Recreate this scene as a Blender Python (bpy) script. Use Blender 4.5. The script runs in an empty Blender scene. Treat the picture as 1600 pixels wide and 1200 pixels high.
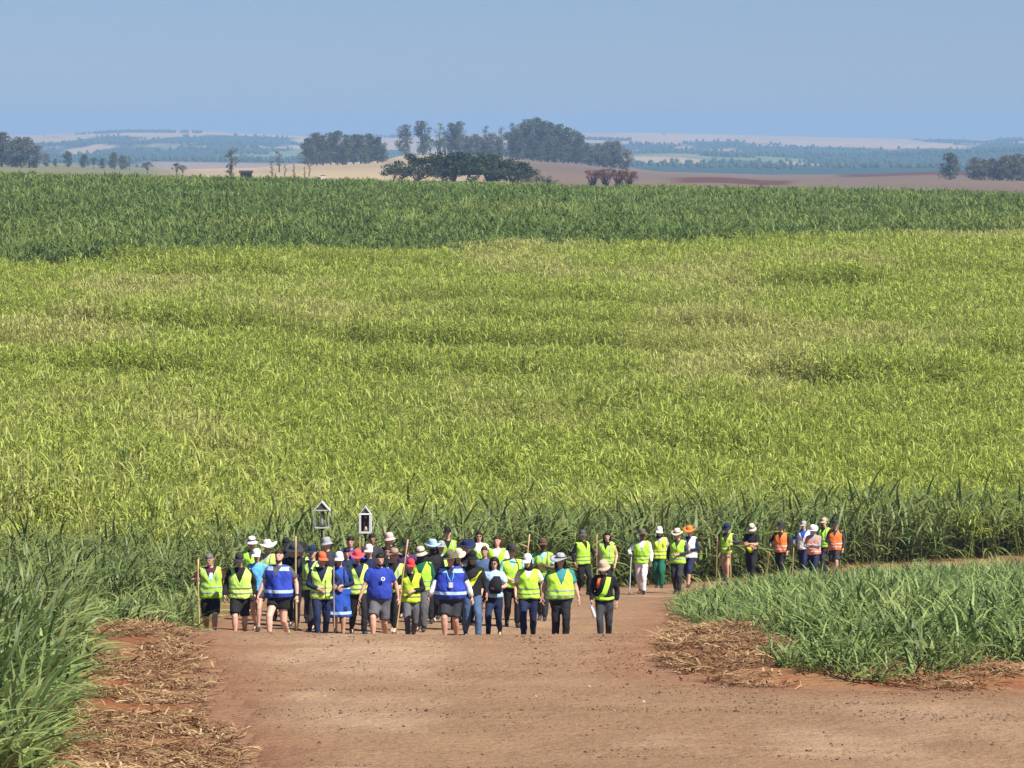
import bpy, bmesh, math, random
import numpy as np
from mathutils import Vector, Matrix, Euler

# ------------------------------------------------------------------ camera, sky, sun, exposure
S = bpy.context.scene
COL = S.collection
F, CX, HROW = 6515.0, 800.0, 224.0          # focal length in photo pixels, centre column, horizon row
cam_data = bpy.data.cameras.new('camera'); cam = bpy.data.objects.new('camera', cam_data); COL.objects.link(cam)
cam_data.sensor_width = 36.0; cam_data.lens = 36.0 * F / 1600.0
cam_data.clip_start = 1.0; cam_data.clip_end = 40000.0
cam.location = (0, 0, 0)
cam.rotation_euler = (math.radians(90) - math.atan((600 - HROW) / F), 0, 0)
S.camera = cam

SUN_AZ, SUN_EL = 48.0, 52.0                  # azimuth: degrees from "behind the camera" towards the right
az, el = math.radians(SUN_AZ), math.radians(SUN_EL)
SUN_DIR = Vector((math.sin(az) * math.cos(el), -math.cos(az) * math.cos(el), math.sin(el)))
W = bpy.data.worlds.new('World'); S.world = W; W.use_nodes = True
wn, wl = W.node_tree.nodes, W.node_tree.links
bg = wn['Background']
sky = wn.new('ShaderNodeTexSky'); sky.sky_type = 'NISHITA'; sky.sun_disc = False
sky.sun_elevation = el; sky.sun_rotation = math.pi - az
sky.altitude = 900; sky.air_density = 1.0; sky.dust_density = 0.3; sky.ozone_density = 3.0
tint = wn.new('ShaderNodeMix'); tint.data_type = 'RGBA'; tint.blend_type = 'MULTIPLY'; tint.inputs[0].default_value = 1.0
tint.inputs[7].default_value = (0.43, 0.51, 0.76, 1)
wl.new(sky.outputs[0], tint.inputs[6]); wl.new(tint.outputs[2], bg.inputs[0])
bg.inputs[1].default_value = 0.07
sd = bpy.data.lights.new('sun', 'SUN'); sd.energy = 4.8; sd.angle = math.radians(0.53); sd.color = (1.0, 0.94, 0.84)
sun = bpy.data.objects.new('sun', sd); COL.objects.link(sun)
sun.rotation_euler = SUN_DIR.to_track_quat('Z', 'Y').to_euler()
sun.location = (30, -20, 60)
S.view_settings.view_transform = 'Standard'; S.view_settings.look = 'None'
S.view_settings.exposure = 0.82; S.view_settings.gamma = 1.0; S.view_settings.use_curve_mapping = False
S.render.engine = 'CYCLES'
S.cycles.use_denoising = True
S.cycles.denoiser = 'OPENIMAGEDENOISE'; S.cycles.denoising_prefilter = 'NONE'; S.cycles.denoising_input_passes = 'RGB_ALBEDO_NORMAL'
S.cycles.max_bounces = 6; S.cycles.diffuse_bounces = 3; S.cycles.glossy_bounces = 2
S.cycles.transmission_bounces = 4; S.cycles.transparent_max_bounces = 6; S.cycles.volume_bounces = 0

rng = np.random.default_rng(7)
random.seed(7)

# ------------------------------------------------------------------ small helpers
def tag(o, label=None, cat=None, group=None, kind=None):
    if label: o['label'] = label
    if cat: o['category'] = cat
    if group: o['group'] = group
    if kind: o['kind'] = kind
    return o

def link(name, me, mat=None, parent=None):
    o = bpy.data.objects.new(name, me); COL.objects.link(o)
    if mat is not None and len(me.materials) == 0: me.materials.append(mat)
    if parent is not None: o.parent = parent
    return o

def mesh(name, v, f, smooth=False):
    me = bpy.data.meshes.new(name)
    me.from_pydata([tuple(p) for p in v], [], [tuple(q) for q in f]); me.update()
    if smooth: me.polygons.foreach_set('use_smooth', [True] * len(me.polygons))
    return me

def empty(name, loc, rz=0.0):
    o = bpy.data.objects.new(name, None); COL.objects.link(o)
    o.location = loc; o.rotation_euler = (0, 0, rz); o.empty_display_size = 0.2
    return o

def _h(ix, iy, s):
    n = (ix * 374761393 + iy * 668265263 + s * 974711) & 0x7fffffff
    n = ((n ^ (n >> 13)) * 1274126177) & 0x7fffffff
    return ((n ^ (n >> 16)) & 0xffff) / 65535.0
def vnoise(x, y, s=0):
    x = np.asarray(x, float); y = np.asarray(y, float)
    ix = np.floor(x).astype(np.int64); iy = np.floor(y).astype(np.int64)
    fx = x - ix; fy = y - iy
    fx = fx * fx * (3 - 2 * fx); fy = fy * fy * (3 - 2 * fy)
    a = _h(ix, iy, s); b = _h(ix + 1, iy, s); c = _h(ix, iy + 1, s); d = _h(ix + 1, iy + 1, s)
    return (a + (b - a) * fx) * (1 - fy) + (c + (d - c) * fx) * fy
def fbm(x, y, s=0, o=4):
    t = 0; a = 0.5; n = 0
    for k in range(o):
        t = t + a * vnoise(x * 2 ** k, y * 2 ** k, s + 17 * k); n += a; a *= 0.5
    return t / n
def sstep(a, b, x):
    t = np.clip((x - a) / (b - a), 0, 1); return t * t * (3 - 2 * t)

def inside(poly, X, Y):
    X = np.asarray(X, float); Y = np.asarray(Y, float)
    r = np.zeros(X.shape, bool); n = len(poly)
    for i in range(n):
        x1, y1 = poly[i]; x2, y2 = poly[(i + 1) % n]
        if y1 == y2: continue
        c = ((y1 > Y) != (y2 > Y)) & (X < (x2 - x1) * (Y - y1) / (y2 - y1) + x1)
        r ^= c
    return r
def seg_dist(poly, X, Y, closed=True):
    d = np.full(np.shape(X), 1e9); n = len(poly)
    for i in range(n if closed else n - 1):
        x1, y1 = poly[i]; x2, y2 = poly[(i + 1) % n]
        dx, dy = x2 - x1, y2 - y1
        t = np.clip(((X - x1) * dx + (Y - y1) * dy) / (dx * dx + dy * dy), 0, 1)
        d = np.minimum(d, np.hypot(X - x1 - t * dx, Y - y1 - t * dy))
    return d

# ------------------------------------------------------------------ materials
MATS = {}
def nodes_of(name):
    m = bpy.data.materials.new(name); m.use_nodes = True
    return m, m.node_tree.nodes, m.node_tree.links, m.node_tree.nodes['Principled BSDF']

def mat_plain(name, col, rough=0.6, var=0.12, scale=30.0, bump=0.0, metal=0.0, spec=0.3):
    if name in MATS: return MATS[name]
    m, N, L, B = nodes_of(name)
    tc = N.new('ShaderNodeTexCoord'); no = N.new('ShaderNodeTexNoise'); no.inputs['Scale'].default_value = scale; no.inputs['Detail'].default_value = 4
    L.new(tc.outputs['Object'], no.inputs['Vector'])
    mx = N.new('ShaderNodeMix'); mx.data_type = 'RGBA'; mx.blend_type = 'MIX'
    mx.inputs[6].default_value = tuple(min(1, c * (1 - var)) for c in col) + (1,)
    mx.inputs[7].default_value = tuple(min(1, c * (1 + var)) for c in col) + (1,)
    oi = N.new('ShaderNodeObjectInfo'); hs = N.new('ShaderNodeHueSaturation'); mr = N.new('ShaderNodeMapRange'); mr.inputs['To Min'].default_value = 0.84; mr.inputs['To Max'].default_value = 1.12
    L.new(oi.outputs['Random'], mr.inputs['Value']); L.new(mr.outputs[0], hs.inputs['Value'])
    L.new(no.outputs['Fac'], mx.inputs[0]); L.new(mx.outputs[2], hs.inputs['Color']); L.new(hs.outputs[0], B.inputs['Base Color'])
    B.inputs['Roughness'].default_value = rough; B.inputs['Metallic'].default_value = metal
    B.inputs['Specular IOR Level'].default_value = spec
    if bump:
        bp = N.new('ShaderNodeBump'); bp.inputs['Strength'].default_value = bump; bp.inputs['Distance'].default_value = 0.02
        L.new(no.outputs['Fac'], bp.inputs['Height']); L.new(bp.outputs[0], B.inputs['Normal'])
    MATS[name] = m; return m

def mat_leaf(name, dark, light, dry, transl=0.35, rough=0.45):
    """blade colour: 'shade' (per blade, on the mesh) mixes dark/light; 'tint' (per plant) mixes towards dry"""
    m, N, L, B = nodes_of(name)
    a = N.new('ShaderNodeAttribute'); a.attribute_name = 'shade'
    t = N.new('ShaderNodeAttribute'); t.attribute_name = 'tint'; t.attribute_type = 'INSTANCER'
    m1 = N.new('ShaderNodeMix'); m1.data_type = 'RGBA'; m1.inputs[6].default_value = dark + (1,); m1.inputs[7].default_value = light + (1,)
    L.new(a.outputs['Fac'], m1.inputs[0])
    m2 = N.new('ShaderNodeMix'); m2.data_type = 'RGBA'; m2.inputs[7].default_value = dry + (1,)
    L.new(m1.outputs[2], m2.inputs[6]); L.new(t.outputs['Fac'], m2.inputs[0])
    L.new(m2.outputs[2], B.inputs['Base Color'])
    B.inputs['Roughness'].default_value = rough; B.inputs['Specular IOR Level'].default_value = 0.22
    tr = N.new('ShaderNodeBsdfTranslucent'); L.new(m2.outputs[2], tr.inputs['Color'])
    ms = N.new('ShaderNodeMixShader'); ms.inputs[0].default_value = transl
    out = N['Material Output']
    L.new(B.outputs[0], ms.inputs[1]); L.new(tr.outputs[0], ms.inputs[2]); L.new(ms.outputs[0], out.inputs['Surface'])
    return m

def mat_ground(name, bumpscale, bumpdist, fine=6.0, var=0.35, bstr=0.6):
    """soil: colour zones come with the mesh (Col), grain and relief from noise"""
    m, N, L, B = nodes_of(name)
    c = N.new('ShaderNodeAttribute'); c.attribute_name = 'Col'
    g = N.new('ShaderNodeNewGeometry')
    n1 = N.new('ShaderNodeTexNoise'); n1.inputs['Scale'].default_value = fine; n1.inputs['Detail'].default_value = 8; n1.inputs['Roughness'].default_value = 0.7
    n2 = N.new('ShaderNodeTexNoise'); n2.inputs['Scale'].default_value = bumpscale; n2.inputs['Detail'].default_value = 6; n2.inputs['Roughness'].default_value = 0.65
    L.new(g.outputs['Position'], n1.inputs['Vector']); L.new(g.outputs['Position'], n2.inputs['Vector'])
    mr = N.new('ShaderNodeMapRange'); mr.inputs['From Min'].default_value = 0.25; mr.inputs['From Max'].default_value = 0.75
    mr.inputs['To Min'].default_value = 1 - var; mr.inputs['To Max'].default_value = 1 + var
    L.new(n1.outputs['Fac'], mr.inputs['Value'])
    mx = N.new('ShaderNodeVectorMath'); mx.operation = 'SCALE'
    L.new(c.outputs['Color'], mx.inputs[0]); L.new(mr.outputs[0], mx.inputs['Scale'])
    L.new(mx.outputs[0], B.inputs['Base Color'])
    B.inputs['Roughness'].default_value = 0.95; B.inputs['Specular IOR Level'].default_value = 0.1
    bp = N.new('ShaderNodeBump'); bp.inputs['Strength'].default_value = bstr; bp.inputs['Distance'].default_value = bumpdist
    L.new(n2.outputs['Fac'], bp.inputs['Height']); L.new(bp.outputs[0], B.inputs['Normal'])
    return m

# ------------------------------------------------------------------ the lie of the land
_P = np.array([(-400, 2), (-60, 0.5), (-8, -1.7), (4, -1.75), (20, -4.3), (40, -6.9), (52, -7.86), (62, -8.23), (70, -8.6), (73.5, -8.80), (75, -8.98), (77, -9.33), (80, -9.79),
  (82, -10.03), (85, -10.16), (88, -10.31), (94, -10.75), (100, -11.2), (106, -11.75), (113, -12.44), (119, -12.9), (126, -13.5), (134, -14.05),
  (142, -14.4), (150, -14.45), (160, -14.15), (180, -13.4), (200, -12.65), (240, -10.95), (280, -9.5), (300, -8.9), (340, -8.3), (400, -7.75),
  (460, -7.6), (500, -7.8), (560, -9.2), (650, -11.5)])
_PL = np.array([(88, -10.3), (100, -10.9), (113, -11.5), (126, -12.0), (142, -12.35), (160, -12.3), (180, -12.0), (200, -11.5), (240, -10.35), (280, -9.5)])
def _smooth(Ys, zs, w):
    d = np.linspace(-1, 1, 9)
    k = 1 - np.abs(d); k /= k.sum()
    return lambda Y: sum(kk * np.interp(Y + dd * w, Ys, zs) for dd, kk in zip(d, k))
_fP = lambda Y: _smooth(_P[:, 0], _P[:, 1], 1.5)(Y)
_lY = np.concatenate([_P[_P[:, 0] < 88, 0], _PL[:, 0], _P[_P[:, 0] > 280, 0]])
_lZ = np.concatenate([_P[_P[:, 0] < 88, 1], _PL[:, 1], _P[_P[:, 0] > 280, 1]])
_fL = lambda Y: _smooth(_lY, _lZ, 1.5)(Y)
ROW_TOP = np.array([(-900, 250), (-300, 250), (0, 253), (100, 257), (200, 262), (300, 264), (400, 262), (470, 256), (540, 254), (600, 251), (620, 244), (700, 240), (790, 246), (850, 250),
   (900, 254), (980, 262), (1030, 268), (1200, 273), (1350, 272), (1450, 268), (1540, 270), (1600, 271), (2000, 268), (2600, 262)])
SKY_ROW = np.array([(-900, 214), (0, 213), (120, 208), (200, 204), (300, 205), (400, 209), (480, 213), (650, 214), (900, 208), (1000, 207), (1130, 210), (1290, 214), (1420, 217), (1530, 218), (1600, 216), (2300, 212)])
def ground_z(X, Y):
    X = np.asarray(X, float); Y = np.asarray(Y, float)
    Yc = np.maximum(Y, 30.0)
    wl_ = sstep(-6.0, -14.0, X)
    z = _fP(Y) * (1 - wl_) + _fL(Y) * wl_
    z = z + 0.00138 * Y
    # contour banks in the cane slope
    w = sstep(150, 170, Y) * (1 - sstep(268, 285, Y))
    ph = Y + 0.10 * X + 9 * vnoise(X / 34, Y / 60, 5)
    pf = (ph / 15.0) % 1.0; nb_ = np.floor(ph / 15.0)
    z = z + w * 1.15 * (sstep(0.0, 0.10, pf) - pf) * sstep(0.30, 0.70, vnoise(X / 9 + 37.0 * nb_, nb_ * 3.7, 9))
    # tilt of the far field
    z = z - sstep(290, 480, Y) * 0.019 * X * (1 - sstep(650, 800, Y))
    # roughness near the road, litter banks
    z = z + 0.10 * (fbm(X / 2.2, Y / 3.0, 3) - 0.5) * (1 - sstep(200, 400, Y)) * sstep(20, 40, Y)
    z = z + 0.16 * sstep(-4.6, -6.6, X) * sstep(48, 56, Y) * (1 - sstep(78, 84, Y))
    z = z + 0.14 * sstep(2.6, 4.2, X) * sstep(62.4, 64, Y) * (1 - sstep(84, 92, Y))
    # plateau 650..2300 m, then the valley and the hills
    px = CX + F * X / Yc
    rt = np.interp(px, ROW_TOP[:, 0], ROW_TOP[:, 1])
    rn = 318 + (px - 700) / 900 * 12
    t = np.clip((1 / 650.0 - 1 / Yc) / (1 / 650.0 - 1 / 2200.0), 0, 1)
    row = rn + (rt - rn) * t ** 0.95
    zp = -(row - HROW) / F * Yc
    zv = -75 + 22 * (fbm(X / 900, Y / 900, 21) - 0.5)
    zp = zp * (1 - sstep(2250, 3000, Yc)) + zv * sstep(2250, 3000, Yc)
    sr = np.interp(px, SKY_ROW[:, 0], SKY_ROW[:, 1])
    th = np.clip((Yc - 3300) / (9200 - 3300), 0, 1)
    rowh = 274 + (sr - 274) * th ** 0.7 + (fbm(X / 420, Y / 800, 31, 3) - 0.5) * 34 * np.sin(np.pi * np.clip(th, 0, 1)) 
    zh = -(rowh - HROW) / F * Yc
    wh = sstep(3000, 3900, Yc)
    zf = zp * (1 - wh) + zh * wh
    zf = np.where(Yc > 9200, zf - ((Yc - 9200) / 2800.0) ** 2 * 190, zf)
    wf = sstep(560, 680, Y)
    z = z * (1 - wf) + zf * wf
    return np.where(Y < 20, z + 0.004 * np.minimum(np.abs(X), 200) * sstep(20, -50, Y), z)
def gz(x, y): return float(ground_z(np.array([x]), np.array([y]))[0])
def wx(px, Y): return (px - CX) / F * Y

# outlines on the ground, metres
BACK_EDGE = [(-5.8, 105), (-1.2, 112), (3.6, 121), (8, 131.5), (12.0, 138.5), (19, 143.5), (30, 147.5), (70, 156)]
FRONT_EDGE = [(4.6, 107), (9.2, 121.5), (13.2, 129.5), (19, 134), (30, 139), (70, 147)]
LEFT_EDGE = [(-2.6, 30), (-3.3, 52), (-4.4, 62), (-5.8, 74), (-6.3, 80), (-6.5, 90), (-6.4, 100)]
RIGHT_EDGE = [(70, 60.4), (14, 61.2), (6, 61.6), (3.4, 62.1), (2.3, 64.2), (2.4, 68), (2.75, 74), (3.0, 80), (3.6, 90), (4.2, 99)]
ROAD = LEFT_EDGE + BACK_EDGE + FRONT_EDGE[::-1] + RIGHT_EDGE[::-1] + [(70, 30)]
CANE_LEFT = [(-5.2, 44), (-5.9, 52), (-6.2, 58), (-6.6, 63), (-7.6, 68), (-9.0, 73), (-9.8, 79), (-8.6, 84), (-7.6, 88), (-7.3, 95), (-7.0, 103)]
YOUNG_R = [(3.9, 97), (3.75, 88), (4.0, 80), (4.35, 73), (4.1, 67), (4.3, 63.2), (5.2, 62.7), (6.4, 62.9), (7.4, 65), (10, 66.5), (24, 68), (24, 133), (19, 132.2), (13.4, 127.8), (9.8, 120), (5.4, 106)]

# ------------------------------------------------------------------ ground sheet
def grid_mesh(name, U, V):
    nu, nv = U.shape[1], U.shape[0]
    idx = np.arange(nu * nv).reshape(nv, nu)
    f = np.stack([idx[:-1, :-1], idx[:-1, 1:], idx[1:, 1:], idx[1:, :-1]], -1).reshape(-1, 4)
    return f

def build_grid(name, X, Y, Z, col, mat, keep=None):
    f = grid_mesh(name, X, Y)
    if keep is not None: f = f[keep.reshape(-1)]
    v = np.stack([X.ravel(), Y.ravel(), Z.ravel()], 1)
    c = col.reshape(-1, 3)
    if keep is not None:
        used = np.unique(f); mp = -np.ones(len(v), int); mp[used] = np.arange(len(used)); v = v[used]; c = c[used]; f = mp[f]
    me = bpy.data.meshes.new(name)
    me.vertices.add(len(v)); me.vertices.foreach_set('co', v.ravel())
    me.loops.add(len(f) * 4); me.loops.foreach_set('vertex_index', f.ravel().astype(np.int32))
    me.polygons.add(len(f)); me.polygons.foreach_set('loop_start', np.arange(0, len(f) * 4, 4, dtype=np.int32))
    me.update(calc_edges=True); me.validate()
    a = me.color_attributes.new('Col', 'FLOAT_COLOR', 'POINT')
    a.data.foreach_set('color', np.concatenate([c, np.ones((len(c), 1))], 1).ravel())
    me.polygons.foreach_set('use_smooth', np.ones(len(me.polygons), bool))
    return link(name, me, mat)

def ground_colour(X, Y):
    n = fbm(X / 3.5, Y / 5.0, 41)[..., None]; n2 = fbm(X / 0.8, Y / 1.1, 42)[..., None]
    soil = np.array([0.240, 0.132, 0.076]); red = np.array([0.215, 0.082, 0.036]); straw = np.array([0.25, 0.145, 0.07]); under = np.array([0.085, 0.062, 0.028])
    c = soil * (0.8 + 0.4 * n) * np.ones(X.shape + (1,))
    d_r = np.where(inside(ROAD, X, Y), 0, seg_dist(ROAD, X, Y))[..., None]
    k = sstep(0.0, 0.9, d_r) * (1 - sstep(2.0, 5.0, d_r))
    c = c * (1 - k) + k * (red * (0.85 + 0.3 * n2) * (1 - sstep(0.42, 0.62, n2) * 0.75) + straw * sstep(0.42, 0.62, n2) * 0.75)
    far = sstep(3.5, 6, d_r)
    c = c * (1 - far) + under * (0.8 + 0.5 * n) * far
    # ---- beyond the cane: stubble, plough, grass
    px = CX + F * X / np.maximum(Y, 30)
    tan = np.array([0.34, 0.265, 0.16]); mauve = np.array([0.145, 0.103, 0.074]); olive = np.array([0.165, 0.155, 0.075]); plough = np.array([0.095, 0.038, 0.022]); pale = np.array([0.44, 0.36, 0.22])
    m = fbm(X / 160, Y / 420, 51)[..., None]
    w_olive = (1 - sstep(215, 300, px))[..., None]; w_tan = (sstep(215, 330, px) * (1 - sstep(640, 860, px)))[..., None]
    w_mv = np.clip(1 - w_olive - w_tan, 0, 1)
    f1 = (olive * w_olive + tan * w_tan + mauve * w_mv) * (0.78 + 0.44 * m)
    t = np.clip((1 / 650.0 - 1 / np.maximum(Y, 30)) / (1 / 650.0 - 1 / 2200.0), 0, 1)
    br = (sstep(1035, 1075, px) * (1 - sstep(1220, 1250, px)) * sstep(0.66, 0.72, t + 0.02 * np.sin(px / 23)) * (1 - sstep(0.83, 0.87, t + 0.03 * np.sin(px / 31))))[..., None]
    br2 = (sstep(1290, 1330, px) * sstep(0.9, 0.93, t))[..., None]
    f1 = f1 * (1 - np.clip(br + br2, 0, 1)) + plough * np.clip(br + br2, 0, 1)
    w1 = sstep(540, 600, Y)[..., None]
    c = c * (1 - w1) + f1 * w1
    # ---- hills: woods, dry grass, pale fields
    wood = np.array([0.022, 0.050, 0.030]); dry = np.array([0.34, 0.245, 0.15]); green = np.array([0.13, 0.17, 0.07])
    h = fbm(X / 240, Y / 1300, 61, 5); h2 = fbm(X / 90, Y / 420, 62, 4)
    th = np.clip((Y - 3300) / (9200 - 3300), 0, 1)
    lim = 0.49 + 0.22 * sstep(0.55, 0.95, th) - 0.08 * (1 - sstep(0.25, 0.5, th))
    wd = sstep(lim - 0.015, lim + 0.015, 1 - h + 0.12 * (h2 - 0.5))[..., None] if False else (1 - sstep(-0.02, 0.02, lim - (h + 0.30 * (h2 - 0.5))))[..., None]
    base = dry * (1 - sstep(0.45, 0.6, h2))[..., None] + green * sstep(0.45, 0.6, h2)[..., None]
    base = np.where((th > 0.6)[..., None], dry * (0.9 + 0.3 * h2[..., None]), base)
    f2 = base * (1 - wd) + wood * wd
    mv = (sstep(200, 260, px) * (1 - sstep(470, 520, px)) * (1 - sstep(4300, 4600, Y)))[..., None]
    f2 = f2 * (1 - mv) + np.array([0.25, 0.18, 0.13]) * mv
    wn_ = ((Y > 1050) & (px < -100)) 
    w2 = sstep(2700, 3200, Y)[..., None]
    return c * (1 - w2) + f2 * w2

def wood_mask(X, Y):
    h = fbm(X / 240, Y / 1300, 61, 5); h2 = fbm(X / 90, Y / 420, 62, 4); th = np.clip((Y - 3300) / (9200 - 3300), 0, 1)
    lim = 0.49 + 0.22 * sstep(0.55, 0.95, th) - 0.08 * (1 - sstep(0.25, 0.5, th))
    px = CX + F * X / Y
    return (h + 0.30 * (h2 - 0.5) > lim) & ~((px > 220) & (px < 500) & (Y < 4500))

def make_ground():
    u = np.concatenate([np.linspace(-1.3, -0.17, 28), np.linspace(-0.165, 0.165, 331), np.linspace(0.17, 1.3, 28)])
    y = np.concatenate([np.linspace(-70, 44, 24), np.arange(45, 150, 0.5), np.arange(150, 320, 1.6), np.geomspace(321, 3000, 110), np.geomspace(3030, 12500, 130)])
    Y, U = np.meshgrid(y, u, indexing='ij')
    X = U * (Y + 85.0)
    Z = ground_z(X, Y)
    tag(build_grid('ground', X, Y, Z, ground_colour(X, Y), mat_ground('soil', 3.0, 0.12)), kind='structure')
make_ground()

def make_road():
    x = np.arange(-8, 26.01, 0.22); y = np.arange(36, 150.01, 0.3)
    Y, X = np.meshgrid(y, x, indexing='ij')
    Z = ground_z(X, Y) + 0.03
    xc = (X[:-1, :-1] + 0.11); yc = (Y[:-1, :-1] + 0.15)
    wob = 0.5 * (fbm(xc / 1.3, yc / 1.8, 71) - 0.5)
    keep = inside(ROAD, xc + wob, yc + wob)
    cnt = np.zeros(X.shape); cnt[:-1, :-1] += keep; cnt[1:, :-1] += keep; cnt[:-1, 1:] += keep; cnt[1:, 1:] += keep
    Z = np.where(cnt < 4, Z - 0.10, Z)
    streak = fbm(X / 5.0 + 0.08 * Y, (Y + 0.06 * X) / 0.45, 74)
    Z = Z + (streak - 0.5) * 0.05 * (1 - sstep(60, 64, Y)) + (fbm(X / 0.45, Y / 7.0, 75) - 0.5) * 0.035 * sstep(60, 66, Y) * (cnt == 4)
    n = fbm(X / 2.0, Y / 4.5, 72)[..., None]; n2 = fbm(X / 0.5, Y / 0.9, 73)[..., None]
    d = seg_dist(ROAD, X, Y)[..., None]
    base = np.array([0.285, 0.174, 0.098]); red = np.array([0.25, 0.128, 0.068]); dust = np.array([0.37, 0.245, 0.150])
    c = base * (1 - sstep(0.5, 0.8, n)) + dust * sstep(0.5, 0.8, n)
    edge = (1 - sstep(0.1, 1.6, d)) * 0.8
    c = c * (1 - edge) + red * edge
    c = c * (0.86 + 0.28 * n2)
    # crumbs left by tyres across the junction
    c = c * (0.86 + 0.28 * streak[..., None])
    near = (1 - sstep(58, 62.5, Y))[..., None]
    c = c * (1 - 0.10 * near)
    m = mat_ground('road_dirt', 5.0, 0.10, fine=14.0, var=0.42, bstr=1.0)
    tag(build_grid('dirt_road', X, Y, Z, c, m, keep), kind='structure')
make_road()

# ------------------------------------------------------------------ cane
def strip(V, Fc, sh, path, width, side, shade):
    """one blade: a folded strip along path"""
    n = len(path)
    for i, p in enumerate(path):
        t = i / (n - 1)
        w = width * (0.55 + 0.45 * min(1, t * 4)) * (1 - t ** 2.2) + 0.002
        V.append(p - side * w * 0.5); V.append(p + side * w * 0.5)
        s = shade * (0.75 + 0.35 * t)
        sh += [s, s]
    b = len(V) - 2 * n
    for i in range(n - 1):
        a = b + 2 * i
        Fc.append((a, a + 1, a + 3, a + 2))

def cane_tuft(name, seed, mat, n=16, h0=(0.2, 1.2), L=(0.9, 1.5), w=0.05, spread=0.35, tilt=(8, 38), droop=1.0, lean=(0, 0), segs=5, dead=2, stalks=3):
    r = random.Random(seed); V, Fc, sh = [], [], []
    for k in range(n + dead):
        isd = k >= n
        a = r.uniform(0, 2 * math.pi); bx, by = r.gauss(0, spread * 0.5), r.gauss(0, spread * 0.5)
        z = r.uniform(*h0) if not isd else r.uniform(0.05, h0[0] + 0.35)
        th = math.radians(r.uniform(*tilt)) if not isd else math.radians(r.uniform(60, 120))
        ln = r.uniform(*L) * (0.7 if isd else 1)
        d = Vector((math.cos(a), math.sin(a), 0)); side = Vector((-math.sin(a), math.cos(a), 0))
        p = Vector((bx, by, z)); path = [p.copy()]
        dr = droop * r.uniform(0.5, 1.5)
        for i in range(segs):
            th2 = th + dr * (i / segs) ** 1.6 * 1.5
            p = p + (d * math.sin(th2) + Vector((0, 0, 1)) * math.cos(th2)) * (ln / segs) + Vector((lean[0], lean[1], 0)) * (ln / segs) * (i / segs)
            if p.z < 0.02: p.z = 0.02
            path.append(p.copy())
        side = (side + Vector((0, 0, r.uniform(-.5, .5)))).normalized()
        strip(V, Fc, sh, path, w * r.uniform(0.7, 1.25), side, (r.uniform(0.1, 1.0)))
    for k in range(stalks):
        a = r.uniform(0, 6.28); x, y = r.gauss(0, spread * .4), r.gauss(0, spread * .4)
        b = len(V); hh = h0[1] + 0.1; rr = 0.014
        for zz in (0.0, hh):
            for q in range(3):
                V.append(Vector((x + rr * math.cos(q * 2.09) + zz * 0.06 * math.cos(a), y + rr * math.sin(q * 2.09) + zz * 0.06 * math.sin(a), zz))); sh.append(0.35)
        for q in range(3): Fc.append((b + q, b + (q + 1) % 3, b + 3 + (q + 1) % 3, b + 3 + q))
    me = mesh(name, V, Fc); me.materials.append(mat)
    at = me.attributes.new('shade', 'FLOAT', 'POINT'); at.data.foreach_set('value', np.clip(np.array(sh, dtype=np.float32), 0, 1))
    me.polygons.foreach_set('use_smooth', [True] * len(me.polygons))
    return bpy.data.objects.new(name, me)         # prototype: only used through the scatter below

def scatter(name, P, rot, scl, var, tintv, protos, label=None, cat=None):
    N_ = len(P)
    me = bpy.data.meshes.new(name); me.vertices.add(N_); me.vertices.foreach_set('co', np.asarray(P, np.float32).ravel())
    for nm, ty, dat, key in (('rot', 'FLOAT_VECTOR', rot, 'vector'), ('scl', 'FLOAT', scl, 'value'), ('tint', 'FLOAT', tintv, 'value'), ('var', 'INT', var, 'value')):
        at = me.attributes.new(nm, ty, 'POINT'); at.data.foreach_set(key, np.asarray(dat, np.int32 if ty == 'INT' else np.float32).ravel())
    o = link(name, me)
    ng = bpy.data.node_groups.new(name + '_scatter', 'GeometryNodeTree')
    ng.interface.new_socket('Geometry', in_out='INPUT', socket_type='NodeSocketGeometry')
    ng.interface.new_socket('Geometry', in_out='OUTPUT', socket_type='NodeSocketGeometry')
    n, l = ng.nodes, ng.links
    gi = n.new('NodeGroupInput'); go = n.new('NodeGroupOutput')
    iop = n.new('GeometryNodeInstanceOnPoints'); gti = n.new('GeometryNodeGeometryToInstance')
    for p in reversed(protos):
        oi = n.new('GeometryNodeObjectInfo'); oi.inputs['Object'].default_value = p; oi.inputs['As Instance'].default_value = False
        l.new(oi.outputs['Geometry'], gti.inputs[0])
    def na(nm, ty):
        a = n.new('GeometryNodeInputNamedAttribute'); a.data_type = ty; a.inputs['Name'].default_value = nm; return a.outputs['Attribute']
    l.new(gi.outputs[0], iop.inputs['Points']); l.new(gti.outputs[0], iop.inputs['Instance'])
    iop.inputs['Pick Instance'].default_value = True
    l.new(na('var', 'INT'), iop.inputs['Instance Index'])
    er = n.new('FunctionNodeEulerToRotation'); l.new(na('rot', 'FLOAT_VECTOR'), er.inputs[0]); l.new(er.outputs[0], iop.inputs['Rotation'])
    l.new(na('scl', 'FLOAT'), iop.inputs['Scale']); l.new(iop.outputs[0], go.inputs[0])
    md = o.modifiers.new('scatter', 'NODES'); md.node_group = ng
    tag(o, label, cat, kind='stuff')
    return o

def spots(x0, x1, y0, y1, step, keep, jit=0.45):
    xs = np.arange(x0, x1, step); ys = np.arange(y0, y1, step)
    Yg, Xg = np.meshgrid(ys, xs, indexing='ij'); X = Xg.ravel(); Y = Yg.ravel()
    X = X + rng.uniform(-jit, jit, X.shape) * step; Y = Y + rng.uniform(-jit, jit, Y.shape) * step
    k = keep(X, Y); return X[k], Y[k]

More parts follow.
